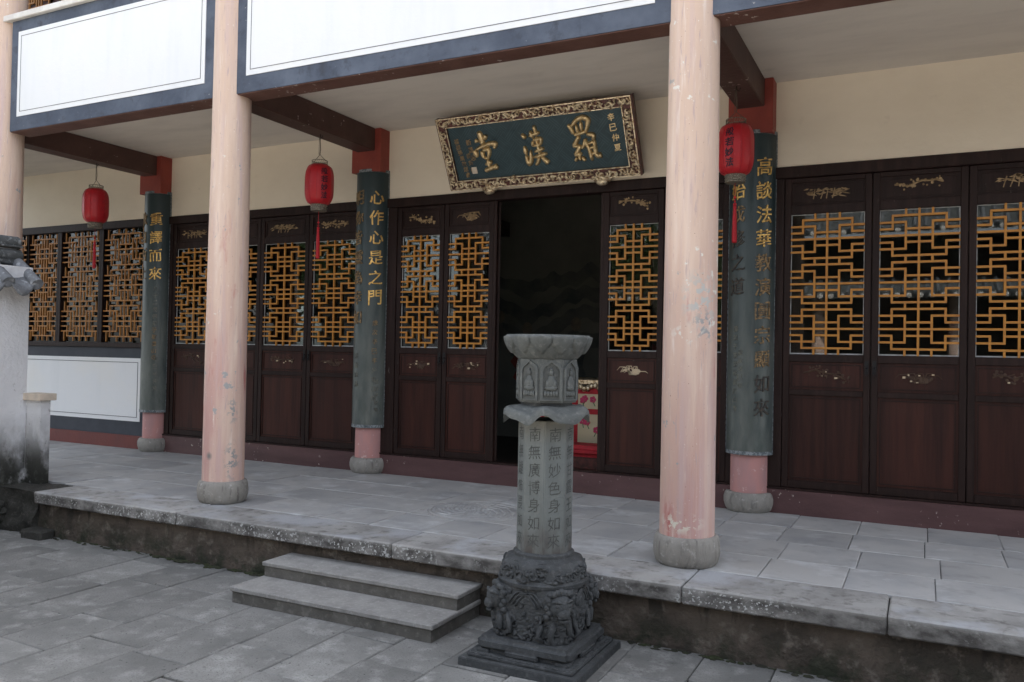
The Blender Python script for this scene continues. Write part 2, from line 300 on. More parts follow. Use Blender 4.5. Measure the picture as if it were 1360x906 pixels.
# ================================================================== ground and paving
g = mesh('ground', [(-300, -300, ZG - .016), (300, -300, ZG - .016), (300, 300, ZG - .016), (-300, 300, ZG - .016)], [(0, 1, 2, 3)], 'joint_soil'); tag(g, kind='structure')
x = -6.27; k = 0
while x < 3.2:
    wd = .41 * random.uniform(.93, 1.07); y = -.43 - random.uniform(.05, .6)
    y1 = -.40
    while y1 > -4.1:
        y0 = max(y, -4.3)
        dz = random.uniform(-.005, .004)
        box('paving_slab', x + .0028, x + wd - .0028, y0 + .0028, y1 - .0028, ZG - .06, ZG + dz, 'court_stone', g, .006, jit=.004)
        y1 = y0; y = y0 - random.uniform(.48, .78)
    x += wd
pav = box('court_pavement', -14, 14, -14.2, -4.31, ZG - .05, ZG - .004, 'court_pale'); tag(pav, kind='structure')  # out-of-view paving, made pale to bounce light into the porch
# ================================================================== porch floor
pf = box('porch_floor', -10.6, 4.4, -.44, 6.6, ZG - .05, -.022, 'joint_soil'); tag(pf, kind='structure')
rows = [(-.115, .405), (.405, .94), (.94, 1.49), (1.49, 2.06)]; offs = [.46, .209, .405, .14]
MED = (-1.93, .78, .43)
for (y0, y1), off in zip(rows, offs):
    x = off - 0.475 * 23
    while x < 4.3:
        L = .475
        if x < -3.0: L = .475 * 1.6
        if x + L > -10.5:
            box('paving_slab', x + .0018, x + L - .0018, y0 + .0018, y1 - .0018, -.05, random.uniform(-.002, .002), 'porch_stone', pf, .005, jit=.002)
        x += L
ex = [-5.70, -3.94, -1.886, .114, 1.183, 2.3, 4.3]
for a, c in zip(ex[:-1], ex[1:]):
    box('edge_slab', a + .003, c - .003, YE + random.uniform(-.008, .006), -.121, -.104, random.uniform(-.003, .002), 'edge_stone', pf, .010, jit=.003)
q = Q(); cx, cy, R_ = MED        # round carved floor stone
def relief(r, z, a, i):
    return r, .004 + .007 * (sin(6 * a + r * 40) * sin(r * 46 + 1.5 * sin(3 * a)) > 0) * (.04 < r < R_ - .05) + (.006 if R_ - .04 < r < R_ - .015 else 0)
q.lathe([(R_, -.02)] + [(R_ * (1 - i / 30), 0) for i in range(30)], (cx, cy, 0), 90, lambda r, z, a, i: (r, -.03) if i == 0 else relief(r, z, a, i))
md = q.mk('carved_medallion', 'porch_stone', pf)
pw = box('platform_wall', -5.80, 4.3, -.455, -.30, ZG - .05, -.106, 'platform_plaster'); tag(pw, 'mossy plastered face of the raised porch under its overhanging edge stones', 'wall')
q = Q()            # moss in the angle of wall and paving
for i in range(300):
    mx_ = random.uniform(-6.1, 3); my = -.46 - abs(random.gauss(0, .022)); 
    if -2.85 < mx_ < -1.2: continue
    q.ball((mx_, my, ZG + .002), (random.uniform(.012, .04), random.uniform(.008, .02), random.uniform(.004, .014)), 6, 4)
tag(q.mk('moss', 'moss'), 'green moss growing along the foot of the porch wall', 'moss', kind='stuff')
# ================================================================== steps
st = thing('stone_steps', 'two grey stone steps leading up to the porch beside the carved pillar', 'steps', (-2.02, -.8, ZG))
for (ya, yb, za, zb) in ((-1.07, -.47, ZG, ZG + .104), (-.77, -.458, ZG + .104, ZG + .208)):
    box('riser', -2.805, -1.234, ya + .014, yb, za - .02, zb - .030, 'step_riser', st)
    box('tread', -2.82, -1.219, ya, yb - .002, zb - .030, zb, 'step_stone', st, .005, jit=.002)
# ================================================================== columns
def front_column(X, label):
    c = thing('front_column', label, 'column', (X, YF, 0), 'round pink columns along the porch edge')
    prof = [(.178, 0.0), (.196, .02), (.207, .06), (.210, .10), (.206, .145), (.195, .178), (.185, .186)]
    strip_edges(Q().lathe(prof, (X, YF, 0), 40).mk('base_stone', 'base_stone', c))
    pr = [(.172, .18), (.1715, .6), (.169, 1.4), (.165, 2.3), (.160, 3.1), (.156, 4.2), (.15, 7.2)]
    def wob(r, z, a, i): return r * (1 + .006 * mnoise.noise(Vector((cos(a) * 2 + X, sin(a) * 2, z * 2)))), z
    pr2 = []
    for (r0, z0), (r1, z1) in zip(pr[:-1], pr[1:]):
        pr2 += [(r0 + (r1 - r0) * t / 6, z0 + (z1 - z0) * t / 6) for t in range(6)]
    strip_edges(Q().lathe(pr2 + [pr[-1]], (X, YF, 0), 48, wob).mk('shaft', 'pink_column', c))
for X, l in zip([-7.13] + XC[1:], ('pink column behind the tile-capped white boundary wall', 'round pink porch column rising beside the stone steps', 'thick peeling pink porch column behind the carved stone pillar', 'pink porch column at the far end of the wide lattice doors')): front_column(X, l)
def back_column(X, label):
    c = thing('wall_column', label, 'column', (X, YB, 0), 'columns set in the door wall')
    strip_edges(Q().lathe([(.175, 0), (.195, .02), (.210, .07), (.2115, .11), (.20, .15), (.185, .165)], (X, YB, 0), 36).mk('base_stone', 'base_stone', c))
    strip_edges(Q().lathe([(.158, .16), (.157, .6)], (X, YB, 0), 36).mk('lower_shaft', 'faded_shaft', c))
    strip_edges(Q().lathe([(.157, .601), (.150, 3.2), (.150, 3.21)], (X, YB, 0), 36).mk('shaft', 'red_post_paint', c))
    box('top_block', X - .185, X + .185, 1.895, 2.12, 3.205, ZCEIL - .003, 'red_post_paint', c, .004)
for X, l in zip(XC, ('wall column behind the board reading four large gold characters', 'wall column behind the board reading six large gold characters', 'wall column behind the board reading eleven large characters', 'wall column at the far end of the wide lattice doors')): back_column(X, l)
# ================================================================== couplet boards (half-round, lacquered)
RB = .196
def board(X, label, right, left, small):
    """right/left: (text, theta, z of first char centre, pitch, size, materials)"""
    z0, z1 = .487, 3.235
    o = thing('couplet_board', label, 'sign board', (X, YB, z0), 'half-round couplet boards on the wall columns')
    def P(th, r, z): return (X + r * sin(th), YB - r * cos(th), z)
    def shell(t0, t1, ra, rb, za, zb, n):
        vs = []; fs = []
        for i in range(n + 1):
            t_ = t0 + (t1 - t0) * i / n
            vs += [P(t_, ra, za), P(t_, rb, za), P(t_, rb, zb), P(t_, ra, zb)]
        for i in range(n):
            a = i * 4; fs += [(a + 1, a + 5, a + 6, a + 2), (a + 4, a, a + 3, a + 7), (a, a + 4, a + 5, a + 1), (a + 2, a + 6, a + 7, a + 3)]
        fs += [(0, 1, 2, 3), (n * 4 + 3, n * 4 + 2, n * 4 + 1, n * 4)]
        return vs, fs
    H = rad(90)
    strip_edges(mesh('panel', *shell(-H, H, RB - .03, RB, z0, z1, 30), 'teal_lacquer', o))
    q = Q(); bw = rad(9)
    for a in ((-H, -H + bw, RB - .028, RB + .004, z0 + .002, z1 - .002, 4), (H - bw, H, RB - .028, RB + .004, z0 + .002, z1 - .002, 4), (-H + bw, H - bw, RB - .02, RB + .004, z0 + .002, z0 + .032, 24), (-H + bw, H - bw, RB - .02, RB + .004, z1 - .032, z1 - .002, 24)): q.add(*shell(*a))
    strip_edges(q.mk('border', 'board_border', o))
    q = Q()          # key-fret ticks on the border
    z = z0 + .05; kk = 0
    while z < z1 - .05:
        for s in (-1, 1):
            t0 = s * (H - bw * .82); t1 = s * (H - bw * .18); a, c = min(t0, t1), max(t0, t1)
            q.add(*shell(a, c, RB, RB + .0065, z, z + .006, 2)); tm = (a + (c - a) * (.0 if kk % 2 else .8)); q.add(*shell(tm, tm + (c - a) * .2, RB, RB + .0065, z + .006, z + .024, 1))
        z += .024; kk += 1
    q.mk('fret', 'fret_grey', o)['kind'] = 'stuff'
    for (txt, th, zt, pitch, size, mats) in [right, left] + small:
        for i, ch in enumerate(txt):
            zc = zt - i * pitch; mt = mats[min(len(mats) - 1, i * len(mats) // len(txt))]
            letter('carved_character', ch, lambda u, v, w_: P(th + u / RB, RB + max(w_, -.002) + .002, zc + v), size, mt, o, ext=.045, bold=.007, wid=.95)
G_, W_, D_, F_ = 'gold_leaf', 'worn_gold', 'dark_letter', 'faint_letter'
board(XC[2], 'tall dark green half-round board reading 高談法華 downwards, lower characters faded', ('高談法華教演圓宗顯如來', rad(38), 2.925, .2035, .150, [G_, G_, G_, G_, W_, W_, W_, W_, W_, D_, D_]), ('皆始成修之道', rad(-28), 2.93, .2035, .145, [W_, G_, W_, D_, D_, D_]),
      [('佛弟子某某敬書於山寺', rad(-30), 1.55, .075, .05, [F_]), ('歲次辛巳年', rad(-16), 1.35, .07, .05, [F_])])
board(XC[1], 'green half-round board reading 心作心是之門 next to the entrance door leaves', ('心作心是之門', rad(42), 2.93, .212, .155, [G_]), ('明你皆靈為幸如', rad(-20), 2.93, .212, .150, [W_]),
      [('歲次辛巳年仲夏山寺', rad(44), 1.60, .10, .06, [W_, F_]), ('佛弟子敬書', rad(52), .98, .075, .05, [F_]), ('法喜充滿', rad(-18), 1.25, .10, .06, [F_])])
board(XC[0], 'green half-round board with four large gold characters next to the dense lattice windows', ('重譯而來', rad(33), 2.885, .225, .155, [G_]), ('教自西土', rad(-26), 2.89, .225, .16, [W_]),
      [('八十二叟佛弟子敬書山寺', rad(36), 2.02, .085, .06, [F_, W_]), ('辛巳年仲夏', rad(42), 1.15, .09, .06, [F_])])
# ================================================================== parapets and beams
PY0, PY1 = -.085, .12
def parapet(xa, xb, label):
    o = thing('balcony_parapet', label, 'parapet', ((xa + xb) / 2, 0, 3.445), 'balcony parapets over the porch')
    box('wall', xa, xb, PY0, PY1, 3.447, 4.56, 'slate_paint', o)
    box('soffit', xa, xb, PY0 + .006, PY1 + .004, 3.438, 3.4475, 'soffit_paint', o, .004)
    wa, wb = xa + .11, xb - .11; za, zb = 3.585, 4.44
    box('white_panel', wa, wb, PY0 - .006, PY0 + .01, za, zb, 'white_plaster', o)
    q = Q(); d = .045; t_ = .0045; yy = PY0 - .0085
    q.box(wa + d, wb - d, yy, PY0, za + d, za + d + t_).box(wa + d, wb - d, yy, PY0, zb - d - t_, zb - d).box(wa + d, wa + d + t_, yy, PY0, za + d + t_, zb - d - t_).box(wb - d - t_, wb - d, yy, PY0, za + d + t_, zb - d - t_)
    q.mk('line_frame', 'ink_line', o)
    box('coping', xa - (.09 if abs(xa + 6.945) < .01 else 0), xb, PY0 - .045, PY1 + .04, 4.56, 4.62, 'white_coping', o, .006)
parapet(-6.945, XC[1] - .13, 'white panelled balcony parapet between the boundary wall and the column by the steps')
parapet(XC[1] + .13, XC[2] - .13, 'long white panelled balcony parapet over the hall entrance and its name plaque')
parapet(XC[2] + .13, XC[3] - .13, 'balcony parapet with chipped soffit over the wide lattice doors')
parapet(-10.5, -7.32, 'balcony parapet above the outer side of the boundary wall')
for X, l in zip(XC, ('brown painted cross beam over the board with four large characters', 'brown painted cross beam over the board with six large characters', 'chipped brown cross beam over the board with eleven characters', 'brown cross beam at the far end of the wide doors')):
    o = box('cross_beam', X - .115, X + .115, .10, 1.90, 3.425, ZCEIL - .002, 'brown_paint', None, .008, loc=(X, 1, 3.425)); tag(o, l, 'beam', 'beams across the porch ceiling')
ce = box('porch_ceiling', -10.6, 3.5, .10, 2.2, ZCEIL, 3.80, 'ceiling_plaster'); tag(ce, kind='structure')
bs = box('balcony_floor', -10.6, 3.5, .121, 2.2, 3.801, 3.87, 'white_coping'); tag(bs, kind='structure')
# ================================================================== front wall of the hall
hall = thing('hall_wall', 'cream plastered front wall of the hall above the dark door lintel', 'wall', (-2, 2.1, 0))
box('upper_wall', -10.55, 3.6, 2.062, 2.20, 2.925, ZCEIL + .05, 'cream_wall', hall)
for a, c in ((XC[0] + .12, XC[1] - .12), (XC[1] + .12, XC[2] - .12), (XC[2] + .12, 3.3), (-10.5, XC[0] - .12)):
    box('lintel', a, c, 2.035, 2.15, 2.832, 2.93, 'door_frame', hall, .006)
for a, c in ((XC[0] + .1, XC[1] - .1), (XC[1] + .1, XC[2] - .1), (XC[2] + .1, 3.3)):
    box('sill_wall', a, c, 2.045, 2.19, -.01, .205, 'maroon_paint', hall, .005)
    box('threshold', a, c, 2.04, 2.16, .205, .222, 'door_frame', hall, .003)
for a, c in ((-7.13, -7.05), (-4.17, -4.12), (-3.85, -3.69), (-.2, -.13), (.13, .263)):
    box('door_post', a, c, 2.05, 2.14, .222, 2.832, 'door_frame', hall, .004)
# far bay: window over a panelled dado
dado = thing('dado_wall', 'low wall with white panel in navy border under the dense lattice windows', 'wall', (-8.9, 2.06, 0))
box('navy_wall', -10.5, XC[0] - .12, 2.05, 2.20, .165, 1.285, 'navy_paint', dado); box('red_base', -10.5, XC[0] - .12, 2.032, 2.20, -.01, .165, 'red_base_paint', dado)
box('white_panel', -10.2, -7.555, 2.042, 2.052, .345, 1.15, 'white_plaster', dado)
q = Q(); q.box(-10.15, -7.605, 2.0385, 2.045, .395, .402).box(-10.15, -7.605, 2.0385, 2.045, 1.093, 1.10).box(-7.612, -7.605, 2.0385, 2.045, .402, 1.093); q.mk('line_frame', 'ink_line', dado)
box('sill', -10.5, XC[0] - .12, 2.02, 2.16, 1.285, 1.345, 'door_frame', dado, .005)
# ================================================================== lattice
def lattice_bars(x0, x1, z0, z1, dense=False):
    gx = lambda i: x0 + (x1 - x0) * i / 6
    lz = lambda l: z1 - (z1 - z0) * (l + 1) / 22
    H = []; V = [(3, -1, 21)]
    for a in (-1, 6, 13, 20): V += [(2, a, a + 1), (4, a, a + 1)]
    for u in range(3):
        o = u * 7
        H += [(1, 5, o), (1, 5, o + 6), (0, 2, o + 1), (4, 6, o + 1), (0, 1, o + 2), (2, 4, o + 2), (5, 6, o + 2), (0, 6, o + 3), (0, 1, o + 4), (2, 4, o + 4), (5, 6, o + 4), (0, 2, o + 5), (4, 6, o + 5)]
        V += [(1, o, o + 2), (5, o, o + 2), (1, o + 4, o + 6), (5, o + 4, o + 6), (2, o + 1, o + 5), (4, o + 1, o + 5)]
        if dense:
            for g_ in (2.5, 3.5): V += [(g_, o, o + 2), (g_, o + 4, o + 6)]
            for g_ in (1.5, 4.5): V += [(g_, o + 1, o + 5)]
            for g_ in (.5, 5.5): V += [(g_, o - 2 if u else -1, o + 1), (g_, o + 5, o + 7 if u == 2 else o + 6)]
    return [(gx(a), gx(c), lz(l), lz(l)) for a, c, l in H], [(gx(g_), gx(g_), lz(c), lz(a)) for g_, a, c in V]
def lattice(name, x0, x1, z0, z1, y, mat, parent, t_=.0085, dense=False):
    H, V = lattice_bars(x0, x1, z0, z1, dense); q = Q()
    for a, c, z, _ in H: q.box(a - t_ * .9, c + t_ * .9, y, y + .022, z - t_, z + t_)
    for a, _, zl, zh in V: q.box(a - t_, a + t_, y + .0015, y + .0205, zl, zh)
    return q.mk(name, mat, parent)
# carved motifs on the door panels
def motif(kind, cx, cz, wd, ht, y, seed):
    rnd = random.Random(seed); q = Q()
    def leaf(p, ang, L, wd_):
        d = Vector((cos(ang), sin(ang))); n = Vector((-d.y, d.x)); pts = [p, p + d * L * .35 + n * wd_, p + d * L, p + d * L * .35 - n * wd_]
        q.add([(a.x, y, a.y) for a in pts] + [(a.x, y - .007, a.y) for a in pts], [(4, 5, 6, 7), (0, 1, 5, 4), (1, 2, 6, 5), (2, 3, 7, 6), (3, 0, 4, 7)])
    def twig(pts, r): q.tube([(p.x, y - .002, p.y) for p in pts], r, 5)
    C = Vector((cx, cz))
    if kind == 0:      # bamboo
        for i in range(4):
            bx = cx - wd * .28 + i * wd * .12 + rnd.uniform(-.01, .01); lean = rnd.uniform(-.15, .45)
            twig([Vector((bx, cz - ht * .45)), Vector((bx + lean * ht, cz + ht * .35))], .0045)
        for i in range(34):
            p = C + Vector((rnd.uniform(-.45, .35) * wd, rnd.uniform(-.05, .42) * ht)); leaf(p, rnd.choice((rnd.uniform(-.6, .25), rnd.uniform(2.9, 3.8))), rnd.uniform(.03, .06), .006)
        for i in range(8): leaf(C + Vector((rnd.uniform(.05, .33) * wd, rnd.uniform(-.3, .2) * ht)), rnd.uniform(-.3, .5), rnd.uniform(.05, .08), .006)
    elif kind == 1:    # plum branch
        p = C + Vector((-wd * .48, ht * .25)); pts = [p.copy()]
        for i in range(7): p = p + Vector((wd * .13, rnd.uniform(-.28, .22) * ht)); pts.append(p.copy())
        twig(pts, .008)
        for i in range(9):
            a = pts[rnd.randrange(1, 7)]; twig([a, a + Vector((rnd.uniform(-.04, .06), rnd.uniform(-.045, .045)))], .004)
        for i in range(26):
            a = pts[rnd.randrange(1, 8)] + Vector((rnd.uniform(-.035, .035), rnd.uniform(-.035, .035))); r = rnd.uniform(.007, .014); q.ball((a.x, y - .002, a.y), (r, .006, r), 7, 4)
    else:              # orchid / chrysanthemum
        for i in range(15):
            p = C + Vector((rnd.uniform(-.1, .15) * wd, -ht * .4)); s = rnd.uniform(-.5, .42) * wd; h = rnd.uniform(.3, .85) * ht
            twig([p, p + Vector((s * .4, h)), p + Vector((s * .8, h * 1.0)), p + Vector((s, h * .55))], [.005, .005, .004, .0015])
        for i in range(12):
            a = C + Vector((rnd.uniform(.05, .28) * wd, rnd.uniform(-.35, .1) * ht)); r = rnd.uniform(.009, .017); q.ball((a.x, y - .002, a.y), (r, .007, r), 7, 4)
    return q
def door_leaf(x0, x1, label, seed, mk=0, low='motif_dull', handle=0, group='lattice door leaves', rot=None):
    """leaf built in place; rot=(hinge x, angle) swings it"""
    Y = 2.062; o = thing('lattice_door', label, 'door', (x0 if rot is None else rot[0], Y, .222), group)
    s = .052; T = .045; z0, z1 = .224, 2.829; a, c = x0 + .003, x1 - .003
    for u, v in ((a, a + s), (c - s, c)): box('stile', u, v, Y, Y + T, z0, z1, 'door_frame', o, .004)
    for u, v in ((z0, .290), (1.003, 1.052), (1.282, 1.345), (2.525, 2.60), (2.790, z1)): box('rail', a + s, c - s, Y + .002, Y + T - .002, u, v, 'door_frame', o, .003)
    def panel(name, u, v, mat):
        bm = bmesh.new(); vs = [bm.verts.new(p) for p in boxv(a + s - .004, c - s + .004, Y + .016, Y + .032, u - .004, v + .004)]
        for f in BOXF: bm.faces.new([vs[i] for i in f])
        p = bm_mesh(name, bm, mat, o)
        q = Q(); e = .018; f_ = .008; A, B, C_, D = a + s + e, c - s - e, u + e, v - e
        q.box(A, B, Y + .010, Y + .018, C_, C_ + f_).box(A, B, Y + .010, Y + .018, D - f_, D).box(A, A + f_, Y + .010, Y + .018, C_ + f_, D - f_).box(B - f_, B, Y + .010, Y + .018, C_ + f_, D - f_)
        q.mk('moulding', 'door_frame', p); return p
    panel('bottom_panel', .290, 1.003, 'door_panel'); panel('middle_panel', 1.052, 1.282, 'door_panel'); panel('top_panel', 2.60, 2.790, 'door_frame')
    wd = c - a - 2 * s; mid = (a + c) / 2
    motif(mk, mid, 2.695, wd * .66, .105, Y + .016, seed).mk('top_carving', 'motif_gold', o)
    motif((mk + 1) % 3, mid, 1.167, wd * .62, .095, Y + .016, seed + 50).mk('middle_carving', low, o)
    if low == 'motif_dull':
        rnd = random.Random(seed); q = Q()
        for i in range(rnd.randrange(2, 7)): q.box(*(lambda x_, z_: (x_, x_ + rnd.uniform(.006, .03), Y + .004, Y + .010, z_, z_ + rnd.uniform(.004, .018)))(mid + rnd.uniform(-.12, .14), 1.167 + rnd.uniform(-.04, .035)))
        q.mk('bare_chips', 'motif_bare', o)
    lattice('lattice', a + s, c - s, 1.345, 2.525, Y + .004, 'ochre_lattice', o)
    box('glass_pane', a + s - .003, c - s + .003, Y + .034, Y + .037, 1.342, 2.528, 'glass', o)
    q = Q(); e = .007; A, B = a + s, c - s
    q.box(A, B, Y + .027, Y + .0335, 1.346, 1.346 + e * 1.5).box(A, A + e, Y + .027, Y + .0335, 1.3565, 2.524).box(B - e, B, Y + .027, Y + .0335, 1.3565, 2.524).box(A + e, B - e, Y + .027, Y + .0335, 2.524 - e, 2.524)
    q.mk('glazing_bead', 'putty', o)
    if handle:
        hx = c - .026 if handle > 0 else a + .026; h = Q().box(hx - .014, hx + .014, Y - .006, Y + .002, 1.19, 1.30).tube([(hx, Y - .012, 1.225 + .0), (hx - .014, Y - .016, 1.20), (hx, Y - .018, 1.175), (hx + .014, Y - .016, 1.20), (hx, Y - .012, 1.225)], .004, 6); h.ball((hx, Y - .008, 1.245), .011, 8, 5); h.mk('handle', 'iron', o)
    if rot: o.rotation_euler.z = rot[1]
    return o
ORD = ['first', 'second', 'third', 'fourth']
for i in range(4):       # wide bay
    door_leaf(.263 + i * .686, .263 + (i + 1) * .686, '%s wide lattice door leaf counted from the board with eleven characters' % ORD[i], 100 + i, (0, 1, 0, 2)[i], handle=(1, -1, 1, -1)[i], group='leaves of the wide lattice doors')
for i in range(4):       # bay between the boards with four and six characters
    door_leaf(-7.05 + i * .72, -7.05 + (i + 1) * .72, '%s dark lattice door leaf counted from the board reading 重譯而來' % ORD[i], 200 + i, (0, 2, 0, 1)[i], handle=(1, -1, 1, -1)[i], group='leaves between the two boards beside the steps')
bx = [-3.69 + .5817 * i for i in range(7)]
door_leaf(bx[0], bx[1], 'closed lattice door leaf next to the board reading 心作心是之門', 300, 1, handle=1, group='leaves of the entrance doors')
door_leaf(bx[1], bx[2], 'closed lattice door leaf between its neighbour and the dark open doorway', 301, 2, handle=-1, group='leaves of the entrance doors')
door_leaf(bx[4], bx[5], 'lattice door leaf beside the open doorway with bare pale carving at mid height', 302, 1, 'motif_bare', group='leaves of the entrance doors')
door_leaf(bx[5], bx[6], 'lattice door leaf mostly hidden behind the thick peeling column', 303, 0, group='leaves of the entrance doors')
door_leaf(bx[2] + .05, bx[3] + .05, 'entrance door leaf swung open inwards on the side of the steps', 304, 0, group='open leaves of the entrance', rot=(bx[2] + .05, rad(128))).location.y += .06
door_leaf(bx[3] - .05, bx[4] - .05, 'entrance door leaf swung open inwards beside the altar cloth', 305, 1, group='open leaves of the entrance', rot=(bx[4] - .05, rad(-128))).location.y += .06
# the last one hinges on its far stile: shift its parts so the hinge edge sits at the origin
for a in (bx[2], bx[4]):
    box('door_jamb', a - .03, a + .03, 2.066, 2.16, .222, 2.832, 'door_frame', hall, .004)
# windows
wx = [(-10.42, -9.93), (-9.89, -9.26), (-9.18, -8.41), (-8.33, -7.53)]
for (a, c), l in zip(wx, ('dense lattice window deep behind the boundary wall', 'dense lattice window beside the tile coping of the boundary wall', 'middle dense lattice window behind the lantern tassel', 'dense lattice window next to the board reading 重譯而來')):
    o = thing('lattice_window', l, 'window', (a, 2.06, 1.345), 'dense lattice windows above the white dado')
    for u, v in ((a - .042, a + .004), (c - .004, c + .038)): box('stile', u, v, 2.045, 2.12, 1.345, 2.832, 'door_frame', o, .003)
    lattice('lattice', a, c, 1.36, 2.825, 2.065, 'dull_lattice', o, .0085, True)
    box('glass_pane', a, c, 2.098, 2.101, 1.345, 2.832, 'glass', o)
box('wall_pier', -7.5, XC[0] - .12, 2.066, 2.19, 1.345, 2.832, 'door_frame', hall)
# ================================================================== name plaque
PB, PT = Vector((0, 1.95, 2.945)), Vector((0, 1.615, 3.578)); PUP = (PT - PB); PH = PUP.length; PUP.normalize(); PN = Vector((1, 0, 0)).cross(PUP); PX0, PX1 = -2.945, -.967; PW = PX1 - PX0
pl = thing('name_plaque', 'dark blue name plaque in carved gilt frame reading 羅漢堂 over the doorway', 'plaque', (-1.956, 1.95, 2.945))
def PP(u, v, n=0): p = PB + PUP * v + PN * n; return (PX0 + u, p.y, p.z)
if PN.y > 0: PN = -PN
def pbox(u0, u1, v0, v1, n0, n1): return [PP(*a) for a in ((u0, v0, n0), (u1, v0, n0), (u1, v0, n1), (u0, v0, n1), (u0, v1, n0), (u1, v1, n0), (u1, v1, n1), (u0, v1, n1))]
FW = .095
def pm(name, boxes, mat, par=pl):
    q = Q()
    for b_ in boxes: q.add(pbox(*b_), BOXF)
    o = q.mk(name, mat, par); bm = bmesh.new(); bm.from_mesh(o.data); bmesh.ops.recalc_face_normals(bm, faces=bm.faces[:]); bm.to_mesh(o.data); bm.free(); return o
pm('back_board', [(0.01, PW - .01, .01, PH - .01, -.05, -.004)], 'frame_ground')
pm('field', [(FW - .01, PW - FW + .01, FW - .01, PH - FW + .01, -.004, .003)], 'plaque_field')
fr_ = pm('frame', [(0, PW, 0, FW, -.03, .022), (0, PW, PH - FW, PH, -.03, .022), (0, FW, FW, PH - FW, -.03, .022), (PW - FW, PW, FW, PH - FW, -.03, .022)], 'frame_ground')
pm('side_board', [(PW - .004, PW + .012, 0, PH, -.05, .024)], 'frame_ground'); pm('side_board', [(-.012, .004, 0, PH, -.05, .024)], 'frame_ground')
# diagonal fret on the field
q = Q(); step = .056; bw = .0075
U0, U1, V0, V1 = FW, PW - FW, FW, PH - FW
cell = .066
for i in range(-2, 45):
    for j in range(-30, 30):
        cu, cv = U0 + (i + j) * cell, V0 + (i - j) * cell       # diamond cells, bars alternate direction
        d = 1 if (i + 2 * j) % 4 < 2 else -1; L = cell * (1.9 if (i * 3 + j) % 5 else 1.2)
        for k in (-1, 0, 1):
            px, pv = cu + k * .0215 * .7071 * -d, cv + k * .0215 * .7071
            ax, av, bx_, bv = px - L * .354 * 1.0, pv - L * .354 * d, px + L * .354, pv + L * .354 * d
            if not (U0 + .004 < ax and bx_ < U1 - .004 and V0 + .004 < min(av, bv) and max(av, bv) < V1 - .004): continue
            n_ = Vector((-.7071 * d, .7071)) * bw * .5; z_ = .0062 + .0002 * k
            q.add([PP(ax - n_.x, av - n_.y, z_), PP(bx_ - n_.x, bv - n_.y, z_), PP(bx_ + n_.x, bv + n_.y, z_), PP(ax + n_.x, av + n_.y, z_)], [(0, 1, 2, 3)])
q.mk('fret', 'plaque_fret', pl)['kind'] = 'stuff'
# gilt scroll carving on the frame: curling stems and buds
rnd = random.Random(3); q = Q()
def pt3(p, n): return PP(p[0], p[1], n)
def scroll(c, r, a0, turn, L):
    pts = []; a = a0
    for i in range(9): f = i / 8; a = a0 + turn * f; rr = r * (1 - .75 * f); pts.append(pt3((c[0] + rr * cos(a), c[1] + rr * sin(a)), .026 + .008 * sin(pi * f)))
    q.tube(pts, [.006 + .007 * (1 - i / 8) for i in range(9)], 5)
def along(horizontal, fixed, a, b_):
    p = a
    while p < b_:
        c = (p, fixed) if horizontal else (fixed, p)
        scroll((c[0] + rnd.uniform(-.01, .01), c[1] + rnd.uniform(-.014, .014)), rnd.uniform(.026, .042), rnd.uniform(0, 6.3), rnd.choice((-1, 1)) * rnd.uniform(3.5, 6), 0)
        if rnd.random() < .7: e = (c[0] + rnd.uniform(-.03, .03), c[1] + rnd.uniform(-.03, .03)); q.ball(pt3(e, .027), rnd.uniform(.009, .018), 7, 5)
        p += .033
along(True, FW / 2, .03, PW - .02); along(True, PH - FW / 2, .03, PW - .02); along(False, FW / 2, FW, PH - FW); along(False, PW - FW / 2, FW, PH - FW)
q.mk('gilt_carving', 'frame_gold', fr_, True)
q = Q()
for i in range(2):
    for (u0, u1, v0, v1) in ((0, PW, 0, .010), (0, PW, PH - .010, PH), (0, .010, .010, PH - .010), (PW - .010, PW, .010, PH - .010), (FW - .008, PW - FW + .008, FW - .008, FW), (FW - .008, PW - FW + .008, PH - FW, PH - FW + .008), (FW - .008, FW, FW, PH - FW), (PW - FW, PW - FW + .008, FW, PH - FW)): 
        if i == 0: q.add(pbox(u0, u1, v0, v1, .02, .032), BOXF)
q.mk('gilt_fillet', 'frame_gold', fr_)
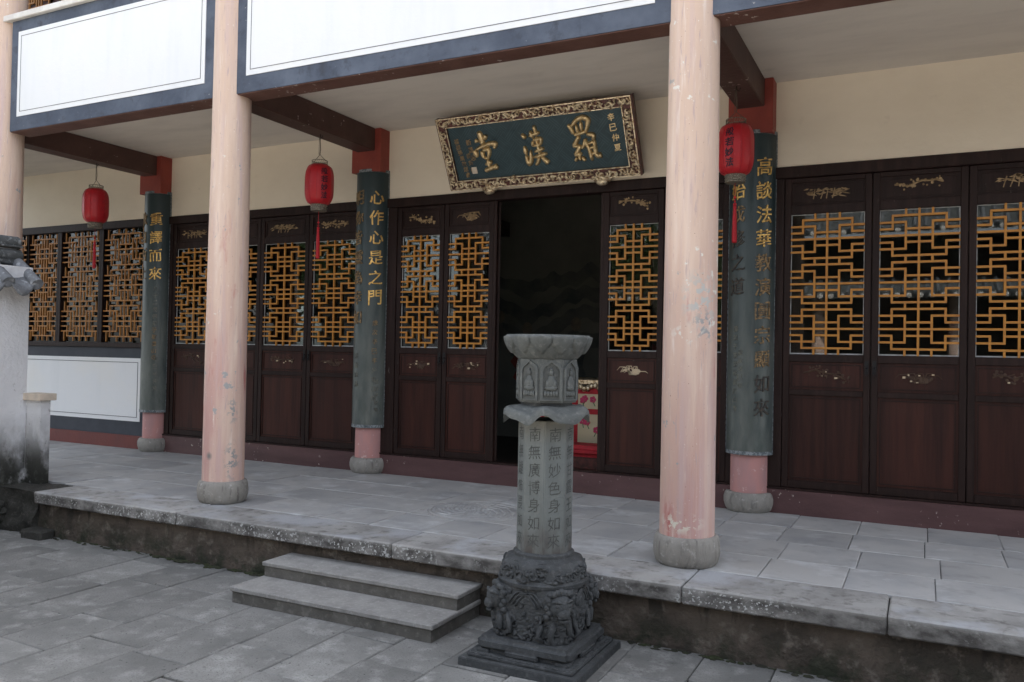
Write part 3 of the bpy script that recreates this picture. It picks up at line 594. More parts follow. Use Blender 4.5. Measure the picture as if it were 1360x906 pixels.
# large characters, brush strokes modelled as swelling ridges
CH = {'tang': (360, 325, 205, 310, [[(440, 330, 15), (450, 380, 20), (452, 435, 14)], [(402, 385, 9), (410, 415, 16)], [(495, 362, 15), (478, 400, 9)], [(368, 468, 12), (380, 495, 20), (386, 525, 9)], [(385, 466, 9), (450, 445, 13), (520, 432, 15), (562, 436, 17), (540, 472, 8)],
  [(436, 478, 13), (434, 510, 14), (446, 535, 9)], [(440, 478, 11), (495, 470, 15), (492, 505, 14), (478, 535, 9)], [(444, 540, 10), (486, 532, 10)], [(440, 585, 10), (502, 566, 13)], [(470, 545, 12), (474, 620, 12)], [(426, 632, 15), (480, 616, 14), (545, 606, 19)]]),
 'han': (525, 235, 145, 222, [[(536, 276, 7), (556, 303, 11)], [(540, 340, 6), (542, 366, 11), (543, 385, 7)], [(542, 385, 6), (544, 420, 10), (552, 440, 11), (566, 420, 10), (572, 365, 5)], [(572, 292, 7), (640, 278, 9)], [(587, 264, 8), (597, 306, 7)], [(612, 240, 9), (622, 292, 7)],
  [(592, 318, 8), (590, 348, 7)], [(592, 318, 7), (644, 308, 9), (636, 340, 7)], [(590, 346, 6), (640, 338, 7)], [(616, 298, 7), (622, 405, 8)], [(592, 376, 7), (650, 362, 9)], [(580, 405, 7), (662, 390, 9)], [(614, 405, 8), (604, 430, 8), (588, 448, 6)], [(626, 402, 6), (645, 425, 11), (662, 444, 12)]]),
 'luo': (748, 206, 170, 246, [[(752, 240, 6), (768, 262, 11), (778, 294, 8)], [(766, 258, 7), (800, 224, 10), (836, 211, 11), (868, 226, 12), (856, 262, 9), (846, 286, 7)], [(798, 244, 7), (802, 292, 7)], [(824, 232, 7), (824, 286, 7)], [(778, 298, 7), (812, 292, 8), (850, 284, 8)],
  [(806, 304, 9), (780, 336, 10), (766, 354, 9), (802, 356, 8)], [(806, 352, 9), (782, 384, 10), (766, 400, 8), (806, 396, 8)], [(790, 396, 8), (792, 432, 7)], [(776, 412, 6), (764, 432, 9)], [(806, 410, 6), (816, 436, 10)],
  [(838, 320, 8), (826, 350, 9), (812, 372, 6)], [(834, 330, 8), (850, 376, 9), (856, 438, 8)], [(846, 300, 8), (886, 306, 10), (876, 332, 7)], [(842, 350, 6), (880, 340, 8)], [(846, 374, 6), (884, 364, 8)], [(882, 330, 8), (880, 400, 9), (890, 416, 11), (912, 412, 12)], [(852, 404, 6), (884, 396, 7)]])}
def stroke_mesh(q, pts, n0, hgt):
    P = []
    for i in range(len(pts) - 1):
        for k in range(5): f = k / 5; P.append([pts[i][j] + (pts[i + 1][j] - pts[i][j]) * f for j in range(3)])
    P.append(list(pts[-1])); N = len(P)
    for _ in range(2): P = [P[0]] + [[(P[i - 1][j] + 2 * P[i][j] + P[i + 1][j]) / 4 for j in range(3)] for i in range(1, N - 1)] + [P[-1]]
    vs = []; fs = []; K = 7
    for i, (u, v, r) in enumerate(P):
        a, c = P[max(i - 1, 0)], P[min(i + 1, N - 1)]; d = Vector((c[0] - a[0], c[1] - a[1])).normalized(); n_ = Vector((-d.y, d.x)); e = .55 if i in (0, N - 1) else 1
        for k in range(K): t_ = pi * k / (K - 1); vs.append(PP(u + n_.x * cos(t_) * r * e, v + n_.y * cos(t_) * r * e, n0 + sin(t_) * hgt * e))
    for i in range(N - 1):
        for k in range(K - 1): fs.append((i * K + k, i * K + k + 1, (i + 1) * K + k + 1, (i + 1) * K + k))
    fs += [tuple(range(K)), tuple(range((N - 1) * K, N * K))[::-1]]; q.add(vs, fs)
for key, uc, vc, hh in (('tang', .46, .365, .40), ('han', .985, .360, .40), ('luo', 1.495, .365, .44)):
    x0, y0, w0, h0, strokes = CH[key]; q = Q(); sc = hh / h0
    for s in strokes: stroke_mesh(q, [(uc + (a - x0 - w0 / 2) * sc, vc - (b_ - y0 - h0 / 2) * sc, r * sc * 1.32) for a, b_, r in s], .003, .030)
    o = q.mk('large_character', 'plaque_gold', pl, True); bm = bmesh.new(); bm.from_mesh(o.data); bmesh.ops.recalc_face_normals(bm, faces=bm.faces[:]); bm.to_mesh(o.data); bm.free()
def plaque_text(txt, u, v, pitch, size, mat):
    for i, ch in enumerate(txt): letter('small_character', ch, lambda a, c, n_: PP(u + a + .008 * i, v - i * pitch + c, .006 + max(n_, 0)), size, mat, pl, .06, .012)
plaque_text('辛巳仲夏', 1.77, .545, .092, .066, 'plaque_gold'); plaque_text('新景志', .295, .46, .075, .058, 'worn_gold'); plaque_text('德賢書', .265, .33, .07, .05, 'worn_gold'); plaque_text('福建張風敬題書', .165, .48, .056, .052, 'worn_gold')
pm('seal', [(.27, .325, .15, .215, .003, .010)], 'cap_tile')
for xx, bl in ((-2.52, 'gilt carved beast-face bracket under the plaque end with small signature columns'), (-1.34, 'gilt carved beast-face bracket under the plaque end with the date column')):
    q = Q(); q.ball((xx, 1.955, 2.935), (.095, .05, .04), 12, 7, lambda d: 1 + .18 * sin(9 * math.atan2(d.z, d.x)) * abs(d.y)); q.ball((xx, 1.94, 2.905), (.06, .045, .035), 10, 6); q.ball((xx - .035, 1.91, 2.93), .015, 8, 5); q.ball((xx + .035, 1.91, 2.93), .015, 8, 5); q.ball((xx, 1.905, 2.915), .018, 8, 5)
    tag(q.mk('plaque_bracket', 'frame_gold', None, True, loc=(xx, 1.955, 2.935)), bl, 'bracket', 'brackets carrying the name plaque')
# ================================================================== lanterns
def lantern(X, Y, ztop, label, flip):
    o = thing('red_lantern', label, 'lantern', (X, Y, 2.70), 'red silk lanterns hung from the cross beams')
    zc = 2.925; hh = .20; R0 = .140
    prof = []
    for i in range(19):
        t_ = -1 + 2 * i / 18; prof.append((R0 * (.50 + .50 * (1 - abs(t_) ** 3.6) ** .55), zc + hh * t_))
    strip_edges(Q().lathe([(r, z) for r, z in prof], (X, Y, 0), 60, lambda r, z, a, i: (r * (.975 + .025 * abs(cos(6 * a)) ** .7), z)).mk('silk_body', 'lantern_silk', o), 60)
    q = Q()
    for k in range(12):
        a = 2 * pi * (k + .0) / 12; q.tube([(X + r * 1.004 * cos(a), Y + r * 1.004 * sin(a), z) for r, z in prof], .0022, 5)
    q.mk('ribs', 'lantern_rib', o)
    q = Q(); q.lathe([(.076, zc - hh - .058), (.080, zc - hh - .05), (.074, zc - hh - .045), (.082, zc - hh - .03), (.076, zc - hh - .02), (.084, zc - hh - .006), (.078, zc - hh + .004)], (X, Y, 0), 28); strip_edges(q.mk('bottom_collar', 'lantern_trim', o))
    q = Q(); n = 24
    for z in (zc + hh, zc + hh + .035): q.tube([(X + .076 * cos(2 * pi * k / n), Y + .076 * sin(2 * pi * k / n), z) for k in range(n + 1)], .0035, 5)
    for k in range(n): q.tube([(X + .076 * cos(2 * pi * k / n), Y + .076 * sin(2 * pi * k / n), zc + hh), (X + .076 * cos(2 * pi * (k + .5) / n), Y + .076 * sin(2 * pi * (k + .5) / n), zc + hh + .035)], .002, 4)
    q.mk('top_ring', 'lantern_trim', o)
    q = Q(); q.tube([(X - .076, Y, zc + hh + .03), (X, Y, zc + hh + .10), (X + .076, Y, zc + hh + .03)], .003, 5); q.tube([(X, Y, zc + hh + .10), (X + .006, Y, (zc + hh + ztop) / 2), (X - .004, Y, ztop - .01)], .004, 6); q.tube([(X - .012, Y, zc + hh + .10), (X - .012, Y, ztop - .06), (X - .004, Y, ztop - .02)], .0025, 5); q.mk('cord', 'wire', o)
    q = Q(); q.tube([(X, Y, ztop + .01), (X, Y, ztop - .03), (X + .02, Y, ztop - .045), (X + .03, Y, ztop - .02)], .004, 6); q.mk('hook', 'iron', o)
    q = Q(); q.tube([(X, Y, zc - hh - .05), (X, Y, 2.50)], .0025, 5); q.ball((X, Y, 2.555), .011, 8, 5); q.ball((X, Y, 2.525), .008, 8, 5); q.ball((X, Y, 2.50), .014, 8, 6); q.mk('tassel_cord', 'tassel', o)
    q = Q(); q.lathe([(.006, 2.495), (.014, 2.48), (.012, 2.465), (.016, 2.40), (.020, 2.215), (.018, 2.20)][::-1], (X, Y, 0), 16, lambda r, z, a, i: (r * (1 + .12 * sin(8 * a)), z)); q.mk('tassel', 'tassel', o, True)
    va = math.atan2(CAM.y - Y, CAM.x - X)
    def on(th, u, v, w_, zc_):
        z = zc_ + v; t_ = max(-1, min(1, (z - zc) / hh)); r = R0 * (.50 + .50 * (1 - abs(t_) ** 3.6) ** .55) + .002 + max(0, w_); a = va + th + u / R0
        return (X + r * cos(a), Y + r * sin(a), z)
    for i, ch in enumerate('般若妙法'):
        letter('ink_character', ch, lambda u, v, w_: on(flip, u, v, w_, zc + .115 - i * .078), .068, 'lantern_ink' if X > -5 else 'lantern_rib', o, .02, .025)
lantern(XC[1], 1.155, 3.43, 'red lantern with dark characters hanging before the board reading 心作心是之門', .35)
lantern(XC[2] + .005, 1.29, 3.43, 'red lantern hanging partly behind the thick peeling column', -.35)
lantern(XC[0], 1.155, 3.43, 'red lantern hanging before the dense lattice windows', .6)
# ================================================================== carved stone pillar
PXc, PYc = -.577, -.925
pil = thing('carved_pillar', 'octagonal carved stone sutra pillar with lotus bowl standing beside the steps', 'pillar', (PXc, PYc, ZG))
C0 = (PXc, PYc, 0)
vdir = math.atan2(CAM.y - PYc, CAM.x - PXc)
def sq_ring(half, z, n, rcorner=0.0): return [(PXc + x_, PYc + y_, z) for x_, y_ in []]
# plinths
bm = bmesh.new()
def bbox(bm, *a, bev=0):
    vs = [bm.verts.new(v) for v in boxv(*a)]; fs = [bm.faces.new([vs[i] for i in f]) for f in BOXF]
    if bev: bmesh.ops.bevel(bm, geom=list({e for f in fs for e in f.edges}), offset=bev, segments=3, affect='EDGES')
h = .348; bbox(bm, PXc - h, PXc + h, PYc - h, PYc + h, ZG - .01, ZG + .045, bev=.004); bbox(bm, PXc - h + .035, PXc + h - .035, PYc - h + .035, PYc + h - .035, ZG + .044, ZG + .066, bev=.006)
pp = bm_mesh('plinth', bm, 'carved_stone', pil)
q = Q()           # scroll frieze lying on the plinth ledge
for s in range(4):
    for i in range(11):
        u = -.27 + i * .054; pts = []
        for k in range(10): f = k / 9; a = f * 5.2 + (pi if i % 2 else 0); r = .020 * (1 - .7 * f); pts.append((u + r * cos(a), -.298 + r * .55 * sin(a)))
        rot = Matrix.Rotation(s * pi / 2, 2); q.tube([(PXc + (rot @ Vector(p)).x, PYc + (rot @ Vector(p)).y, ZG + .066) for p in pts], .0045, 5)
q.mk('scroll_frieze', 'carved_stone', pp, True)
bm = bmesh.new(); h = .276; bbox(bm, PXc - h, PXc + h, PYc - h, PYc + h, ZG + .078, ZG + .152, bev=.022)
for sx in (-1, 1):
    for sy in (-1, 1): bbox(bm, PXc + sx * .235 - .04, PXc + sx * .235 + .04, PYc + sy * .235 - .04, PYc + sy * .235 + .04, ZG + .06, ZG + .085, bev=.006)
bbox(bm, PXc - .255, PXc + .255, PYc - .255, PYc + .255, ZG + .06, ZG + .08)
for sx, sy in ((0, -1), (1, 0), (0, 1), (-1, 0)):
    a = (.10, .012) if sx == 0 else (.012, .10)
    bbox(bm, PXc + sx * .272 - a[0], PXc + sx * .272 + a[0], PYc + sy * .272 - a[1], PYc + sy * .272 + a[1], ZG + .066, ZG + .10, bev=.008)
strip_edges(bm_mesh('footed_base', bm, 'carved_stone', pil), 50)
# drum: rounded square body with foliage relief
def drum(z0, z1, prof, nz, na, amp, name, seed):
    vs = []; fs = []
    for i in range(nz + 1):
        f = i / nz; z = z0 + (z1 - z0) * f
        for k in range(na):
            a = 2 * pi * k / na; base, e = prof(f); c, s = abs(cos(a)), abs(sin(a)); r = base / ((c ** e + s ** e) ** (1 / e))
            p = Vector((cos(a) * 3.1, sin(a) * 3.1, f * 2.2 + seed)); sw = mnoise.noise(p * 1.1) * 5
            rl = sin(14 * a + sw + f * 9) * sin(f * 15 + sw * .8) ; rl = max(-.5, min(.6, rl * 1.6)) + .5 * mnoise.noise(p * 4)
            edge = min(1, f * 9, (1 - f) * 9); r += amp * rl * edge * .35
            vs.append((PXc + r * cos(a), PYc + r * sin(a), z))
    for i in range(nz):
        for k in range(na): fs.append((i * na + k, i * na + (k + 1) % na, (i + 1) * na + (k + 1) % na, (i + 1) * na + k))
    fs += [tuple(range(na))[::-1], tuple(range(nz * na, (nz + 1) * na))]
    return strip_edges(mesh(name, vs, fs, 'carved_stone', pil), 60)
drum(ZG + .150, -.085, lambda f: (.218 + .010 * f, 7), 40, 260, .012, 'lower_drum', 0)
drum(-.087, .035, lambda f: (.236 - .014 * abs(f - .5), 5), 20, 220, .007, 'upper_drum', 5)
q = Q()
for s in range(4):       # raised frames on the faces
    rot = Matrix.Rotation(s * pi / 2, 2)
    def W(u, z, d): p = rot @ Vector((u, -d)); return (PXc + p.x, PYc + p.y, z)
    q.tube([W(-.09, -.10, .226), W(-.09, -.235, .216)], .006, 6); q.tube([W(.09, -.10, .226), W(.09, -.235, .216)], .006, 6)
    for i in range(3): q.tube([W(-.10 + .02 * i + .1 * f, -.055 + .07 * sin(f * 2.2) - .006 * i, .238) for f in [k / 6 for k in range(7)]], .006, 5)
    for i in range(3): q.tube([W(.11 - .02 * i - .1 * f, -.055 + .07 * sin(f * 2.2) - .006 * i, .238) for f in [k / 6 for k in range(7)]], .006, 5)
    rnd = random.Random(s)
    for i in range(26):
        u, z_ = rnd.uniform(-.085, .085), rnd.uniform(-.225, -.105); q.ball(W(u, z_, .214), (.014, .014, .012), 7, 5)
q.mk('foliage_carving', 'carved_stone', pil, True)['kind'] = 'stuff'
DRUM_SCROLLS = True
for s in range(4):       # beast heads on the corners with scroll legs below
    a = pi / 4 + s * pi / 2; d = Vector((cos(a), sin(a), 0)); n_ = Vector((-d.y, d.x, 0)); B = Vector((PXc, PYc, 0))
    q = Q(); P = lambda r, u, z: tuple(B + d * r + n_ * u + Vector((0, 0, z)))
    q.ball(P(.265, 0, -.045), (.062, .062, .060), 14, 10, lambda v: 1 + .07 * mnoise.noise(v * 4)); q.ball(P(.305, 0, -.072), (.036, .036, .030), 12, 8); q.ball(P(.322, 0, -.060), (.017, .017, .014), 8, 6)
    q.tube([P(.318, -.030, -.090), P(.333, 0, -.083), P(.318, .030, -.090)], .007, 6); q.tube([P(.310, -.024, -.106), P(.322, 0, -.108), P(.310, .024, -.106)], .009, 6)
    for t_ in (-1, 1):
        q.ball(P(.306, t_ * .030, -.032), (.014, .014, .013), 8, 6); q.tube([P(.312, t_ * .012, -.020), P(.308, t_ * .036, -.008), P(.288, t_ * .058, -.018)], [.008, .010, .005], 6); q.ball(P(.26, t_ * .064, -.010), (.020, .020, .026), 8, 6)
        for i in range(6): q.ball(P(.262 - .008 * (i % 2), t_ * (.058 + .010 * (i % 2)), .012 - .022 * i), (.019, .019, .017), 8, 6, lambda v: 1 + .2 * mnoise.noise(v * 3))
    for i in range(5): q.ball(P(.272, -.040 + .020 * i, .016 + .006 * (2 - abs(i - 2))), (.017, .017, .018), 8, 6)
    hc = Vector(P(.25, 0, -.05)); q.v = [tuple(hc + (Vector(v) - hc) * 1.06) for v in q.v]; q.mk('beast_head', 'carved_stone', pil, True)
    q = Q()
    for t_ in (-1, 1):
        q.tube([P(.250, t_ * .02, -.10), P(.272, t_ * .045, -.15), P(.266, t_ * .055, -.20), P(.262, t_ * .045, -.235), P(.272, t_ * .02, -.245)], [.020, .022, .018, .016, .012], 8); q.tube([P(.235, t_ * .075, -.11), P(.235, t_ * .10, -.16), P(.23, t_ * .115, -.21), P(.24, t_ * .09, -.235)], [.012, .015, .013, .009], 7)
    q.ball(P(.258, 0, -.19), (.03, .03, .045), 10, 8); q.mk('scroll_leg', 'carved_stone', pil, True)
# lotus collar
def petal_r(r, z, a, i): return r, z
vs = []; prof = [(.226, .034), (.254, .038), (.257, .056), (.244, .063), (.242, .085), (.237, .120), (.229, .146), (.214, .164), (.184, .174), (.172, .180), (.172, .198), (.160, .205)]
q = Q()
fine = []
for (r0, z0), (r1, z1) in zip(prof[:-1], prof[1:]): fine += [(r0 + (r1 - r0) * k / 4, z0 + (z1 - z0) * k / 4) for k in range(4)]
fine.append(prof[-1])
def cf(r, z, a, i):
    if .07 < z < .165:
        p = Vector((cos(a) * 4, sin(a) * 4, z * 26)); sw = mnoise.noise(p * .8) * 4
        oct_ = 1 + .035 * (cos(8 * a) - .3); return r * oct_ + .002 * mnoise.noise(p * 3), z
    return r, z
lc = strip_edges(q.lathe(fine, C0, 200, cf).mk('lotus_collar', 'carved_stone', pil), 60)
def scrolls(name, parent, surf, n, seed, zlo, zhi, size, thick):
    # small curling tendrils and buds laid on a surface: surf(angle, z) -> point
    rnd = random.Random(seed); q = Q()
    for i in range(n):
        a0 = 2 * pi * (i + rnd.uniform(-.3, .3)) / n; zc = rnd.uniform(zlo, zhi); t0 = rnd.uniform(0, 6.3); tw = rnd.choice((-1, 1)) * rnd.uniform(3.5, 6); pts = []
        for k in range(9):
            f = k / 8; r = size * rnd.uniform(.9, 1.1) * (1 - .75 * f); th = t0 + tw * f; zz = max(zlo - .01, min(zhi + .01, zc + r * sin(th))); pts.append(surf(a0 + r * cos(th) / .22, zz))
        q.tube(pts, [thick * (1.1 - .6 * k / 8) for k in range(9)], 5)
        if rnd.random() < .5: q.ball(surf(a0 + rnd.uniform(-.1, .1), rnd.uniform(zlo, zhi)), thick * 1.5, 7, 5)
    o = q.mk(name, 'carved_stone', parent, True); o['kind'] = 'stuff'; return o
def cone(a, z):
    f = (z - .066) / (.150 - .066); r = (.244 + (.230 - .244) * f) * (1 + .035 * (cos(8 * a) - .3)) + .002; return (PXc + r * cos(a), PYc + r * sin(a), z)
scrolls('collar_scrolls', lc, cone, 64, 4, .082, .140, .026, .0085)
def face_pt(a, z):
    c, s_ = abs(cos(a)), abs(sin(a)); r = .222 / ((c ** 7 + s_ ** 7) ** (1 / 7)); return (PXc + r * cos(a), PYc + r * sin(a), z)
def face_up(a, z):
    c, s_ = abs(cos(a)), abs(sin(a)); r = .232 / ((c ** 5 + s_ ** 5) ** .2); return (PXc + r * cos(a), PYc + r * sin(a), z)
scrolls('drum_scrolls', pil, face_pt, 64, 9, -.235, -.10, .034, .0100); scrolls('frieze_scrolls', pil, face_up, 48, 10, -.062, .016, .024, .0075)
# octagonal shaft
def octa(rc, z0, z1, rot, name, mat, bev=.006):
    bm = bmesh.new(); lo = [bm.verts.new((PXc + rc * cos(rot + k * pi / 4), PYc + rc * sin(rot + k * pi / 4), z0)) for k in range(8)]; hi = [bm.verts.new((v.co.x, v.co.y, z1)) for v in lo]
    bm.faces.new(lo[::-1]); bm.faces.new(hi)
    for k in range(8): bm.faces.new((lo[k], lo[(k + 1) % 8], hi[(k + 1) % 8], hi[k]))
    bmesh.ops.bevel(bm, geom=bm.edges[:], offset=bev, segments=2, affect='EDGES'); return bm_mesh(name, bm, mat, pil)
RS = .158; rs0 = vdir - rad(2)
sh = octa(RS, .195, .935, rs0, 'shaft', 'shaft_stone', .004)
ap = RS * cos(pi / 8)
texts = {-1: '南無離怖畏如來', 0: '南無廣博身如來', 1: '南無妙色身如來', 2: '南無甘露王如來'}
for fi, txt in texts.items():
    # faces counted so that 0 and 1 meet at the edge turned to the court
    an = rs0 + (fi - .5) * pi / 4; d = Vector((cos(an), sin(an), 0)); tx = Vector((-d.y, d.x, 0))
    for i, ch in enumerate(txt):
        zc = .860 - i * .0975
        letter('engraved_character', ch, lambda u, v, w_: tuple(Vector((PXc, PYc, zc + v)) + d * (ap + .0012 + (w_ > 0) * .0004) + tx * u), .076, 'engraving', sh, .02, -.004, .95)
# canopy shaped like a curling lotus leaf
vs = []; fs = []; na, nr = 96, 12
for side in (0, 1):
    for i in range(nr + 1):
        f = i / nr; r = .10 + f * .150
        for k in range(na):
            a = 2 * pi * k / na; wv = cos(6 * a + .6) * .024 * f ** 2 + .010 * cos(11 * a + 1) * f ** 2; rr = r * (1 + .03 * cos(6 * a + .6) * f)
            z = 1.020 - .048 * f ** 2.2 + wv + (.0 if side == 0 else -(.060 - .030 * f)) + (.010 * sin(pi * min(1, max(0, (f - .75) * 4))) if side == 0 else 0)
            vs.append((PXc + rr * cos(a), PYc + rr * sin(a), z))
o_ = (nr + 1) * na
for i in range(nr):
    for k in range(na):
        k1 = (k + 1) % na; fs.append((i * na + k, (i + 1) * na + k, (i + 1) * na + k1, i * na + k1)); fs.append((o_ + i * na + k, o_ + i * na + k1, o_ + (i + 1) * na + k1, o_ + (i + 1) * na + k))
for k in range(na):
    k1 = (k + 1) % na; fs.append((nr * na + k, o_ + nr * na + k, o_ + nr * na + k1, nr * na + k1)); fs.append((k, k1, o_ + k1, o_ + k))
strip_edges(mesh('leaf_canopy', vs, fs, 'pillar_stone', pil), 60)
q = Q(); q.lathe([(.13, 1.0), (.145, 1.02), (.145, 1.045)], C0, 32); strip_edges(q.mk('neck', 'carved_stone', pil))
# niche drum with seated figures in low relief
rn0 = vdir + rad(8) - pi / 8; RN = .172; apn = RN * cos(pi / 8)
nd = octa(RN, 1.035, 1.280, rn0, 'niche_drum', 'pillar_stone', .004)
for k in range(8):
    an = rn0 + (k + .5) * pi / 4; d = Vector((cos(an), sin(an), 0)); tx = Vector((-d.y, d.x, 0)); z0, z1 = 1.050, 1.268
    PPp = lambda u, z, n: tuple(Vector((PXc, PYc, z)) + d * (apn + n) + tx * u)
    hw = .046; arch = [(-hw, z0 + .005), (hw, z0 + .005), (hw, z1 - .055), (hw * .8, z1 - .035), (hw * .35, z1 - .022), (0, z1 - .008), (-hw * .35, z1 - .022), (-hw * .8, z1 - .035), (-hw, z1 - .055)]
    n_ = len(arch); out = [(u * 1.34, z + (.0 if z > z0 + .02 else -.006) + (.012 if z > z1 - .06 else 0)) for u, z in arch]
    vs = [PPp(u, z, .010) for u, z in arch] + [PPp(u, z, .010) for u, z in out] + [PPp(u, z, .001) for u, z in arch] + [PPp(u, z, -.002) for u, z in out]
    fs = []
    for i in range(n_): j = (i + 1) % n_; fs += [(i, j, n_ + j, n_ + i), (2 * n_ + i, 2 * n_ + j, j, i), (n_ + i, n_ + j, 3 * n_ + j, 3 * n_ + i)]
    ni = mesh('niche', vs, fs, 'pillar_stone', nd)
    mesh('niche_back', [PPp(u, z, .0016) for u, z in arch], [tuple(range(n_))], 'niche_stone', nd)
    q = Q(); fn = lambda v: 1 + .10 * mnoise.noise(v * 3 + Vector((k, 0, 0)))
    for (u, z, a_, c_) in ((0, z0 + .150, .013, .017), (0, z0 + .168, .008, .010), (0, z0 + .105, .024, .034), (0, z0 + .068, .038, .016), (-.02, z0 + .09, .012, .024), (.02, z0 + .09, .012, .024), (0, z0 + .082, .018, .010)):
        c = PPp(u, z, .003); t0 = len(q.v); q.ball((0, 0, 0), 1, 10, 7, fn); q.v[t0:] = [PPp(u + p[0] * a_, z + p[2] * c_, .003 + max(0, p[1]) * .011) for p in q.v[t0:]]
    for j in range(5): u = -.032 + .016 * j; t0 = len(q.v); q.ball((0, 0, 0), 1, 8, 6); q.v[t0:] = [PPp(u + p[0] * .010, z0 + .036 + p[2] * .017, .002 + max(0, p[1]) * .010) for p in q.v[t0:]]
    q.mk('seated_figure', 'pillar_stone', nd, True)
# lotus bowl: two rows of overlapping petals
vs = []; fs = []; na, nz = 288, 44
for i in range(nz + 1):
    f = i / nz; z = 1.277 + f * .135; r = .160 + .076 * (sin(f * pi * .5) ** .8) - (.006 * max(0, (f - .85) / .15) ** 2)
    for k in range(na):
        a = 2 * pi * k / na; u = ((a * 12 / (2 * pi)) % 1) - .5; v2 = (f - .22) / .78
        d1 = 0
        if v2 > 0: lim = .465 * min(1, (v2 * 1.9) ** .6) * (1 if v2 < .8 else 1 - .35 * ((v2 - .8) / .2) ** 2); d1 = (.010 + .010 * (1 - (abs(u) / max(lim, 1e-3)) ** 2) if abs(u) < lim else 0)
        u2 = (((a * 12 / (2 * pi)) + .5) % 1) - .5; d2 = .004 * (1 - (abs(u2) / .5) ** 2) if f < .45 else 0
        rr = r + max(d1, d2) * (1 if f < .95 else .4); vs.append((PXc + rr * cos(a), PYc + rr * sin(a), z))
for f2, z in ((.215, 1.412), (.19, 1.395), (.05, 1.385)):
    for k in range(na): a = 2 * pi * k / na; vs.append((PXc + f2 * cos(a), PYc + f2 * sin(a), z))
for i in range(nz + 3):
    for k in range(na): fs.append((i * na + k, i * na + (k + 1) % na, (i + 1) * na + (k + 1) % na, (i + 1) * na + k))
fs += [tuple(range(na))[::-1], tuple(range((nz + 3) * na, (nz + 4) * na))]
strip_edges(mesh('lotus_bowl', vs, fs, 'pillar_stone', pil), 60)
# ================================================================== boundary wall with tile coping
bw_ = thing('boundary_wall', 'white mildewed boundary wall with grey tile coping ending at the porch', 'wall', (-6.48, -4, ZG))
bm = bmesh.new(); bbox(bm, -6.66, -6.30, -9, -.25, ZG - .05, 1.90); bm_mesh('wall', bm, 'stained_plaster', bw_)
box('coping_bed', -6.62, -6.24, -9, -.262, 1.90, 2.03, 'stained_plaster', bw_)
y = -.30
while y > -9:
    for s in (1, -1):
        if s < 0 and y < -3: continue
        xr, xe = -6.48 + s * .03, -6.48 + s * .36; a = Vector((xr, y, 2.10)); e = Vector((xe, y, 1.87)); t_ = (e - a).normalized(); n_ = Vector((-t_.z * s, 0, t_.x * s))
        q = Q()
        for j in range(2):
            p0 = a + (e - a) * j / 2; p1 = a + (e - a) * (j + 1) / 2; q.tube([p0, p1 + t_ * .012], [.052, .058], 12)
        q.ball(tuple(e + t_ * .006), (.012, .050, .050), 10, 6); strip_edges(q.mk('roll_tile', 'roof_tile', bw_))
        q = Q(); py = y - .135                     # pan tile with drip lip between two rolls
        vs = []; fs = []
        for i in range(5):
            p = a + (e - a) * i / 4
            for k in range(7): w0 = -.11 + .22 * k / 6; vs.append((p.x, py + w0, p.z - .045 + .030 * (w0 / .11) ** 2 - .006 * (i % 2)))
        for i in range(4):
            for k in range(6): fs.append((i * 7 + k, i * 7 + k + 1, i * 7 + 8 + k, i * 7 + 7 + k))
        n0 = len(vs)
        for k in range(7): w0 = -.11 + .22 * k / 6; vs.append((e.x + s * .012, py + w0, e.z - .05 + .030 * (w0 / .11) ** 2 - .075 * (1 - (w0 / .11) ** 2)))
        for k in range(6): fs.append((28 + k, 28 + k + 1, n0 + k + 1, n0 + k))
        o = mesh('pan_tile', vs, fs, 'roof_tile', bw_, True); md_ = o.modifiers.new('thick', 'SOLIDIFY'); md_.thickness = .012
    y -= .27
def ridge(name, r, z, x0_, mat='ridge_tile'):
    strip_edges(Q().tube([(x0_, -9, z), (x0_, -2.2, z), (x0_, -.27, z + .0), (x0_, -.245, z)], [r, r, r, r * .6], 14).mk(name, mat, bw_))
box('ridge_course', -6.56, -6.40, -9, -.27, 2.06, 2.115, 'ridge_tile', bw_, .008); box('ridge_course', -6.545, -6.415, -9, -.285, 2.165, 2.20, 'putty', bw_, .004); box('ridge_core', -6.52, -6.44, -9, -.30, 2.11, 2.26, 'stained_plaster', bw_)
ridge('ridge_roll', .062, 2.145, -6.445); ridge('ridge_cap', .068, 2.265, -6.48); box('ridge_course', -6.57, -6.39, -9, -.262, 2.222, 2.240, 'ridge_tile', bw_, .004)
bm = bmesh.new(); bbox(bm, -6.64, -5.76, -.50, -.13, ZG - .03, -.012)
bmesh.ops.subdivide_edges(bm, edges=bm.edges[:], cuts=14, use_grid_fill=True)
for v in bm.verts:
    k_ = mnoise.noise(v.co * 7) * .035 + mnoise.noise(v.co * 19) * .016
    if v.co.z < -.02: v.co.x += k_ * (1.0 if v.co.x > -6 else .4) - max(0, v.co.z + .15) * .12; v.co.y += k_
    else: v.co.z += k_ * .25
strip_edges(bm_mesh('footing', bm, 'rubble', bw_), 30)
lp = thing('low_pier', 'short white plastered pier with beige cap tile at the porch corner', 'pier', (-6.19, -.19, 0))
bm = bmesh.new(); bbox(bm, -6.305, -6.09, -.245, -.15, -.01, .775); bm_mesh('pier', bm, 'stained_plaster', lp); box('cap', -6.33, -6.05, -.285, -.115, .775, .84, 'cap_tile', lp, .004)
rnd = random.Random(12)
